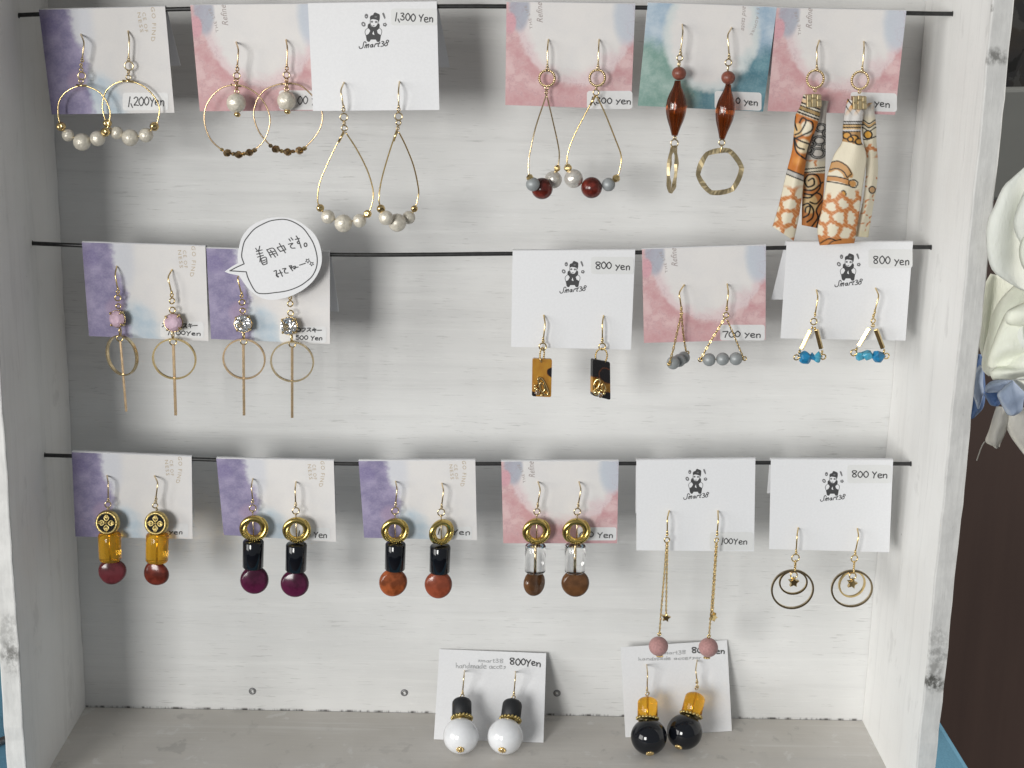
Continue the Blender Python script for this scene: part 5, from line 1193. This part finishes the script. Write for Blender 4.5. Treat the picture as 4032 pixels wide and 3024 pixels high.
# ---- big balls on the box floor
def facet_ball(e, c, r, mat, axis):
    bm = bmesh.new(); bmesh.ops.create_icosphere(bm, subdivisions=3, radius=r); R = random.Random(5)
    mb = MB(); rot = Matrix.Rotation(.4, 3, 'X') @ Matrix.Rotation(.3, 3, 'Y'); bm.verts.index_update()
    mb.v = [c + rot @ v.co for v in bm.verts]; mb.f = [tuple(v.index for v in f.verts) for f in bm.faces]; mb.mi = [0] * len(mb.f); bm.free()
    return e.part('round_bead', mb, mat, False)
def ball_drop(card, k, hole, bend, bot, top, cylbot, hw, ballpx, R, cap, mat_top, mat_ball, lab, chainlinks=0):
    e = Ear(card, k, hole, lab, 'ball drop earrings on the box floor', .003)
    r = e.r(R); bx, by = ballpx; r = R / CR[k][2] * mpp(PZ(*nat(k, bx, by), .008))
    c = PZ(*nat(k, bx, by), r + .0002)
    dB = e.Y0 - c.y                        # how far in front of the hole the ball rests
    def dd(y): return .003 + (dB - .003) * min(1, max(0, (y - hole[1]) / (by - hole[1]))) ** .9
    e.d = dd(bot[1]); e.hook(bend, bot)
    yL = (bot[1] + top[1]) / 2 + 8; e.ring((bot[0] + top[0]) / 2, yL, 26, yaw=.5, d=dd(yL))
    for i in range(chainlinks): e.ring(bot[0] + 3 * i, bot[1] + 12 + 24 * i, 17, yaw=.3 + .9 * (i % 2), d=dd(bot[1] + 20 * i))
    A = e.p(top[0], top[1], dd(top[1]) + .001); B = e.p(cylbot[0], cylbot[1], dd(cylbot[1]) + .0005); ax = B - A; L = ax.length; rr = e.r(hw)
    prof = [(0, rr * .2)] + [(rr * .62 * (1 - math.cos(t)), rr * math.sin(t)) for t in [.35, .6, .85, 1.1, 1.35, math.pi / 2]] + [(L, rr), (L + .0003, rr * .9)]
    e.part('bullet_bead', MB().lathe(A, ax, prof, 32), MAT[mat_top])
    if mat_top == 'amber': e.part('pin', MB().tube([A, B], .0005, False, 8), 'gold')
    a = ax.normalized(); u = Vector((1, 0, 0)); u = (u - a * u.dot(a)).normalized(); v = a.cross(u); mb = MB(); q = B + a * .0005
    for i in range(18): t = 2 * math.pi * i / 18; mb.ball(q + (u * math.cos(t) + v * math.sin(t)) * rr * 1.02, rr * .15, 8, 6)
    mb.lathe(q, a, [(-.0003, rr * .95), (.0003, rr * .95)], 20); e.part('beaded_spacer', mb, 'antique')
    e.part('round_bead', MB().ball(c, r, 40, 26), mat_ball)
    cp = (c - CAM); tgt = Vector(ray(*nat(k, *cap))).normalized(); bq = tgt.dot(CAM - c); disc_ = bq * bq - ((CAM - c).length_squared - r * r * 1.01)
    hit = CAM + tgt * (-bq - math.sqrt(max(0, disc_))); nn = (hit - c).normalized()
    e2 = hit; mb = MB(); u = Vector((1, 0, 0)); u = (u - nn * u.dot(nn)).normalized(); v = nn.cross(u); rc = e.r(46)
    for i in range(9): t = 2 * math.pi * i / 9; mb.ball(e2 + (u * math.cos(t) + v * math.sin(t)) * rc * .74, rc * .26, 8, 6)
    mb.lathe(e2, nn, [(-rc * .2, rc * .8), (rc * .15, rc * .62), (rc * .35, rc * .4), (rc * .3, rc * .1)], 16); e.part('bead_cap', mb, 'gold')
    return e
ball_drop('D1', 'e1', (518, 560), (512, 610), (496, 800), (487, 862), (487, 1082), 108, (477, 1293), 203, (468, 1450), 'blackmatte', 'whiteball', 'white ball earring with an upright black bullet bead, standing straight')
ball_drop('D1', 'e1', (1097, 570), (1096, 620), (1080, 815), (1070, 880), (1040, 1100), 110, (981, 1298), 203, (945, 1455), 'blackmatte', 'whiteball', 'white ball earring with a leaning black bullet bead, its ball swung to one side')
ball_drop('D2', 'e2', (480, 490), (490, 580), (485, 765), (492, 848), (490, 1085), 112, (505, 1302), 205, (518, 1495), 'amber', 'onyx', 'black ball earring with an upright yellow amber bullet bead')
ball_drop('D2', 'e2', (1055, 440), (1040, 540), (1052, 672), (1048, 800), (988, 1045), 114, (911, 1245), 201, (842, 1420), 'amber', 'onyx', 'black ball earring with a leaning yellow amber bullet bead', chainlinks=3)
print('earrings done')

# ------------------------------------------------------------------ what stands round the box
g = G('blue_cloth'); n = g.noise(g.obj(), 900, 3); g.set(col=g.mix(n, (0.085, 0.23, 0.34), (0.12, 0.28, 0.39)), rough=.8); g.bump(n, .0003); MAT['cloth'] = g.mat
g = G('dark_brown_wood'); n = g.noise(g.scale(g.obj(), (40, 40, 3)), 1.5, 5); g.set(col=g.mix(n, (0.040, 0.024, 0.020), (0.066, 0.041, 0.033)), rough=.6); MAT['darkwood'] = g.mat
g = G('grey_green_board'); n = g.noise(g.obj(), 30, 4); g.set(col=g.mix(n, (0.24, 0.245, 0.23), (0.30, 0.305, 0.29)), rough=.6); MAT['slate'] = g.mat
g = G('dark_patterned_cloth'); n = g.noise(g.obj(), 55, 4, .6, 1.2); n2 = g.noise(g.obj(), 30, 3)
c = g.mix(g.ss(n2, .4, .6), (0.035, 0.036, 0.040), (0.060, 0.048, 0.038)); c = g.mix(g.mul(g.ss(n, .55, .62), .7), c, (0.10, 0.10, 0.095)); c = g.mix(g.ss(n, .40, .34), c, (0.012, 0.012, 0.011)); g.set(col=c, rough=.8); MAT['pattern'] = g.mat
zt = -TH - 0.0005
t_ = thing('table', 'table under a plain blue cloth that the white box stands on', 'table', (0, 0, -0.75))
build('blue_cloth', MB().box((-0.75, -0.16, zt - 0.02), (0.2604, 0.22, zt)), MAT['cloth'], t_, False, bevel=.004)
build('table_top', MB().box((-0.745, -0.155, zt - .045), (0.257, 0.215, zt - .0205)), MAT['darkwood'], t_, False)
for lx in (-.70, .22):
    for ly in (-.12, .18): build('leg', MB().box((lx - .02, ly - .02, -.75), (lx + .02, ly + .02, zt - .0455)), MAT['darkwood'], t_, False)
fl = build('floor', MB().box((-3, -3, -.80), (3, 1.2, -.7505)), MAT['darkwood'], None, False); fl['kind'] = 'structure'
wl = build('wall', MB().box((-3, .60, -.75), (3, .66, 2.2)), MAT['darkwood'], None, False); wl['kind'] = 'structure'
def block(name, label, cat, corners, Y, depth, mat, bev=.002):
    P = [PY(x, y, Y) for x, y in corners]; r = thing(name, label, cat, tuple(P[-1]))
    build('panel', MB().prism(P, Vector((0, depth, 0))), mat, r, False, bevel=bev); return r
block('grey_panel', 'grey green panel standing behind the white rose, right of the box', 'panel', [(3800, 352), (4300, 345), (4300, 790), (3800, 790)], .07, .02, MAT['slate'])
block('patterned_cloth', 'dark cloth with faded leaf pattern hanging behind the grey panel', 'cloth', [(3800, -300), (4400, -300), (4400, 420), (3800, 420)], .12, .01, MAT['pattern'])
st_ = thing('metal_stick', 'thin grey metal stick lying on the blue cloth left of the box', 'stick', PZ(-60, 2965, zt + .002))
build('shaft', MB().tube([PZ(-420, 3090, zt + .0022), PZ(40, 2905, zt + .0022)], .0021, False, 10), MAT['screw'], st_)

# ------------------------------------------------------------------ artificial flowers beside the box
def petal_mat(name, a, b):
    g = G(name); n = g.noise(g.obj(), 90, 4); f = g.add(g.noise(g.scale(g.obj(), (1, 1, .25)), 900, 3), g.mul(g.noise(g.scale(g.obj(), (1, 1, .4)), 180, 4), 2.5))
    g.set(col=g.mix(n, a, b), rough=.7, sss=.15); g.b.inputs['Subsurface Radius'].default_value = (.004, .004, .003); g.b.inputs['Subsurface Scale'].default_value = 1.0
    g.bump(f, .00022); return g.mat
MAT['petalwhite'] = petal_mat('white_petal', (0.66, 0.69, 0.63), (0.74, 0.76, 0.70))
MAT['petalcream'] = petal_mat('cream_green_petal', (0.66, 0.69, 0.57), (0.77, 0.79, 0.70))
MAT['petalblue'] = petal_mat('blue_petal', (0.18, 0.24, 0.36), (0.29, 0.35, 0.46))
MAT['petaldark'] = petal_mat('deep_blue_petal', (0.03, 0.08, 0.22), (0.06, 0.13, 0.30))
MAT['leafpale'] = petal_mat('pale_grey_leaf', (0.42, 0.41, 0.37), (0.54, 0.53, 0.49))
MAT['stem'] = plain('green_stem', (0.05, 0.09, 0.04), .6, 0, .2, 300)
def petal(par, k0, left, right, Y, bulge, mat, tilt=0.0, lean=0.0, ruff=.0007, name='petal', fray=0.0):
    nr, nc = 26, 14; ox, oy, sc = k0; A = resample(left, nr); B = resample(right, nr); rows = []; ph = random.uniform(0, 6)
    for i in range(nr):
        s_ = i / (nr - 1); row = []
        for j in range(nc):
            t = j / (nc - 1); x = A[i].x + (B[i].x - A[i].x) * t; y = A[i].y + (B[i].y - A[i].y) * t
            if fray and s_ > .9: y += fray * random.uniform(-1, 1); x += fray * .4 * random.uniform(-1, 1)
            dy = -bulge * math.sin(math.pi * t) ** .8 * math.sin(math.pi * (.12 + .8 * s_)) + tilt * t + lean * s_ + .0035 * (1 - t) ** 7 + .002 * s_ ** 8 + ruff * (math.sin(7 * t + ph) + .6 * math.sin(17 * s_ + 5 * t + ph)) * (s_ * s_ + .3) + ruff * .7 * math.sin(11 * s_ + ph) * abs(t - .5) * 2
            row.append(PY(ox + x / sc, oy + y / sc, Y + dy))
        rows.append(row)
    o = build(name, MB().grid(rows), MAT[mat], par, True); sm = o.modifiers.new('solid', 'SOLIDIFY'); sm.thickness = .00018; sm.offset = 0; return o
F1, F2 = (3732, 600, 2.765), (3732, 1200, 2.37)
r1 = thing('white_rose', 'large white artificial rose overlapping the right edge of the box', 'flower', PY(4090, 880, -.07))
petal(r1, F1, [(830, 165), (700, 280), (600, 380), (505, 590), (440, 720), (415, 900), (435, 1130), (490, 1290), (620, 1390), (800, 1500)], [(1250, 60), (1250, 250), (1250, 450), (1200, 600), (1150, 750), (1150, 900), (1150, 1050), (1150, 1200), (1150, 1350), (1100, 1560)], -.112, .012, 'petalwhite', .035)
petal(r1, F1, [(980, 300), (860, 380), (790, 520), (735, 660), (715, 780), (745, 900), (780, 965), (800, 1040)], [(1400, 260), (1400, 400), (1400, 520), (1400, 660), (1400, 780), (1380, 900), (1360, 1000), (1300, 1100)], -.118, .010, 'petalwhite', .01)
petal(r1, F1, [(860, 880), (800, 960), (775, 1080), (795, 1200), (850, 1300), (950, 1380)], [(1300, 880), (1300, 960), (1300, 1080), (1280, 1200), (1250, 1300), (1200, 1400)], -.120, .009, 'petalcream', .008)
petal(r1, F1, [(960, 560), (880, 700), (860, 850), (880, 1000), (960, 1120)], [(1250, 560), (1300, 700), (1300, 850), (1280, 1000), (1220, 1120)], -.126, .008, 'petalcream', .004)
build('stem', MB().tube([PY(4160, 900, -.06), PY(4220, 1400, -.04), PY(4260, 2400, .02)], .0016, False, 8), MAT['stem'], r1)
r2 = thing('cream_rose', 'cream green artificial rose below the white rose', 'flower', PY(4080, 1300, -.06))
petal(r2, F2, [(400, -290), (345, -190), (320, -60), (318, 60), (300, 290), (295, 400), (335, 520)], [(640, -240), (640, -120), (600, 0), (560, 100), (540, 250), (520, 400), (500, 560)], -.070, .006, 'petalcream', .01)
petal(r2, F2, [(620, -180), (500, -60), (410, 100), (375, 260), (335, 420), (318, 590), (380, 665)], [(900, -100), (900, 0), (860, 120), (820, 260), (760, 420), (700, 560), (560, 660)], -.082, .008, 'petalcream', .004)
petal(r2, F2, [(700, 20), (560, 60), (500, 160), (430, 330), (385, 470), (375, 590), (450, 580)], [(1100, 0), (1100, 80), (1060, 180), (1000, 330), (900, 450), (760, 520), (560, 580)], -.095, .009, 'petalcream', .0, ruff=.002)
petal(r2, F2, [(820, 360), (690, 390), (610, 470), (520, 560), (440, 590), (395, 640), (420, 700)], [(1200, 330), (1200, 420), (1150, 500), (1100, 560), (1000, 620), (900, 680), (740, 690)], -.101, .006, 'petalcream', .0, ruff=.002)
petal(r2, F2, [(760, -40), (580, 40), (540, 90), (545, 170), (640, 210)], [(1200, -40), (1200, 40), (1200, 90), (1180, 170), (1100, 215)], -.103, .006, 'petalcream', .0)
petal(r2, F2, [(820, 120), (720, 180), (690, 300), (720, 420)], [(1100, 120), (1120, 180), (1120, 300), (1080, 420)], -.106, .006, 'petalwhite', .0)
petal(r2, F2, [(690, 130), (600, 200), (560, 300), (560, 400), (600, 470)], [(1150, 120), (1180, 200), (1180, 300), (1150, 400), (1080, 480)], -.099, .008, 'petalwhite', .0)
petal(r2, F2, [(450, -250), (400, -180), (385, -60), (400, 40), (440, 100)], [(720, -260), (740, -160), (740, -60), (720, 40), (660, 110)], -.064, .004, 'petalcream', .006)
petal(r2, F2, [(560, 610), (520, 650), (500, 690), (560, 700)], [(1100, 590), (1060, 640), (960, 690), (760, 705)], -.097, .004, 'petalwhite', .0)
build('stem', MB().tube([PY(4160, 1300, -.05), PY(4260, 2000, -.03), PY(4290, 2700, .02)], .0016, False, 8), MAT['stem'], r2)
h1 = thing('blue_hydrangea', 'blue artificial hydrangea petals under the cream rose', 'flower', PY(4010, 1560, -.06))
petal(h1, F2, [(600, 690), (470, 700), (395, 720), (350, 770), (345, 812)], [(610, 700), (600, 730), (560, 770), (500, 810), (380, 822)], -.075, .003, 'petalblue')
petal(h1, F2, [(600, 705), (520, 770), (462, 830), (480, 890), (545, 1010), (590, 1035)], [(605, 705), (670, 770), (720, 830), (705, 900), (690, 990), (620, 1035)], -.083, .004, 'petalblue')
petal(h1, F2, [(360, 815), (342, 840), (370, 890), (400, 935), (455, 948)], [(500, 800), (510, 840), (505, 880), (500, 915), (470, 946)], -.070, .002, 'petaldark')
petal(h1, F2, [(605, 690), (640, 760), (700, 820)], [(640, 690), (800, 740), (820, 830)], -.072, .003, 'petalwhite')
petal(h1, F2, [(300, 560), (240, 640), (220, 760), (250, 880), (278, 972)], [(330, 600), (330, 660), (328, 740), (330, 830), (290, 972)], -.066, .003, 'petalblue')
petal(h1, F2, [(270, 460), (180, 600), (150, 800), (170, 1000), (215, 1070)], [(330, 460), (340, 620), (350, 800), (330, 960), (240, 1060)], -.055, .003, 'petaldark')
l1 = thing('frayed_fabric_leaf', 'pale frayed fabric leaf hanging below the blue petals', 'leaf', PY(4000, 1640, -.06))
petal(l1, F2, [(455, 945), (420, 1050), (385, 1170), (350, 1270), (400, 1310), (455, 1335)], [(560, 960), (570, 1050), (560, 1120), (540, 1190), (510, 1260), (470, 1330)], -.064, .003, 'leafpale', fray=14)
petal(l1, F2, [(560, 960), (540, 1060), (545, 1140), (600, 1250), (690, 1370), (740, 1440)], [(900, 960), (900, 1060), (900, 1160), (900, 1260), (880, 1370), (800, 1440)], -.066, .004, 'leafpale', fray=14)
build('loose_thread', MB().tube(smooth([PY(3732 + x / 2.37, 1200 + y / 2.37, -.064) for x, y in ((345, 1275), (318, 1320), (295, 1380), (270, 1455))], 4), .00025, False, 6), MAT['leafpale'], l1)
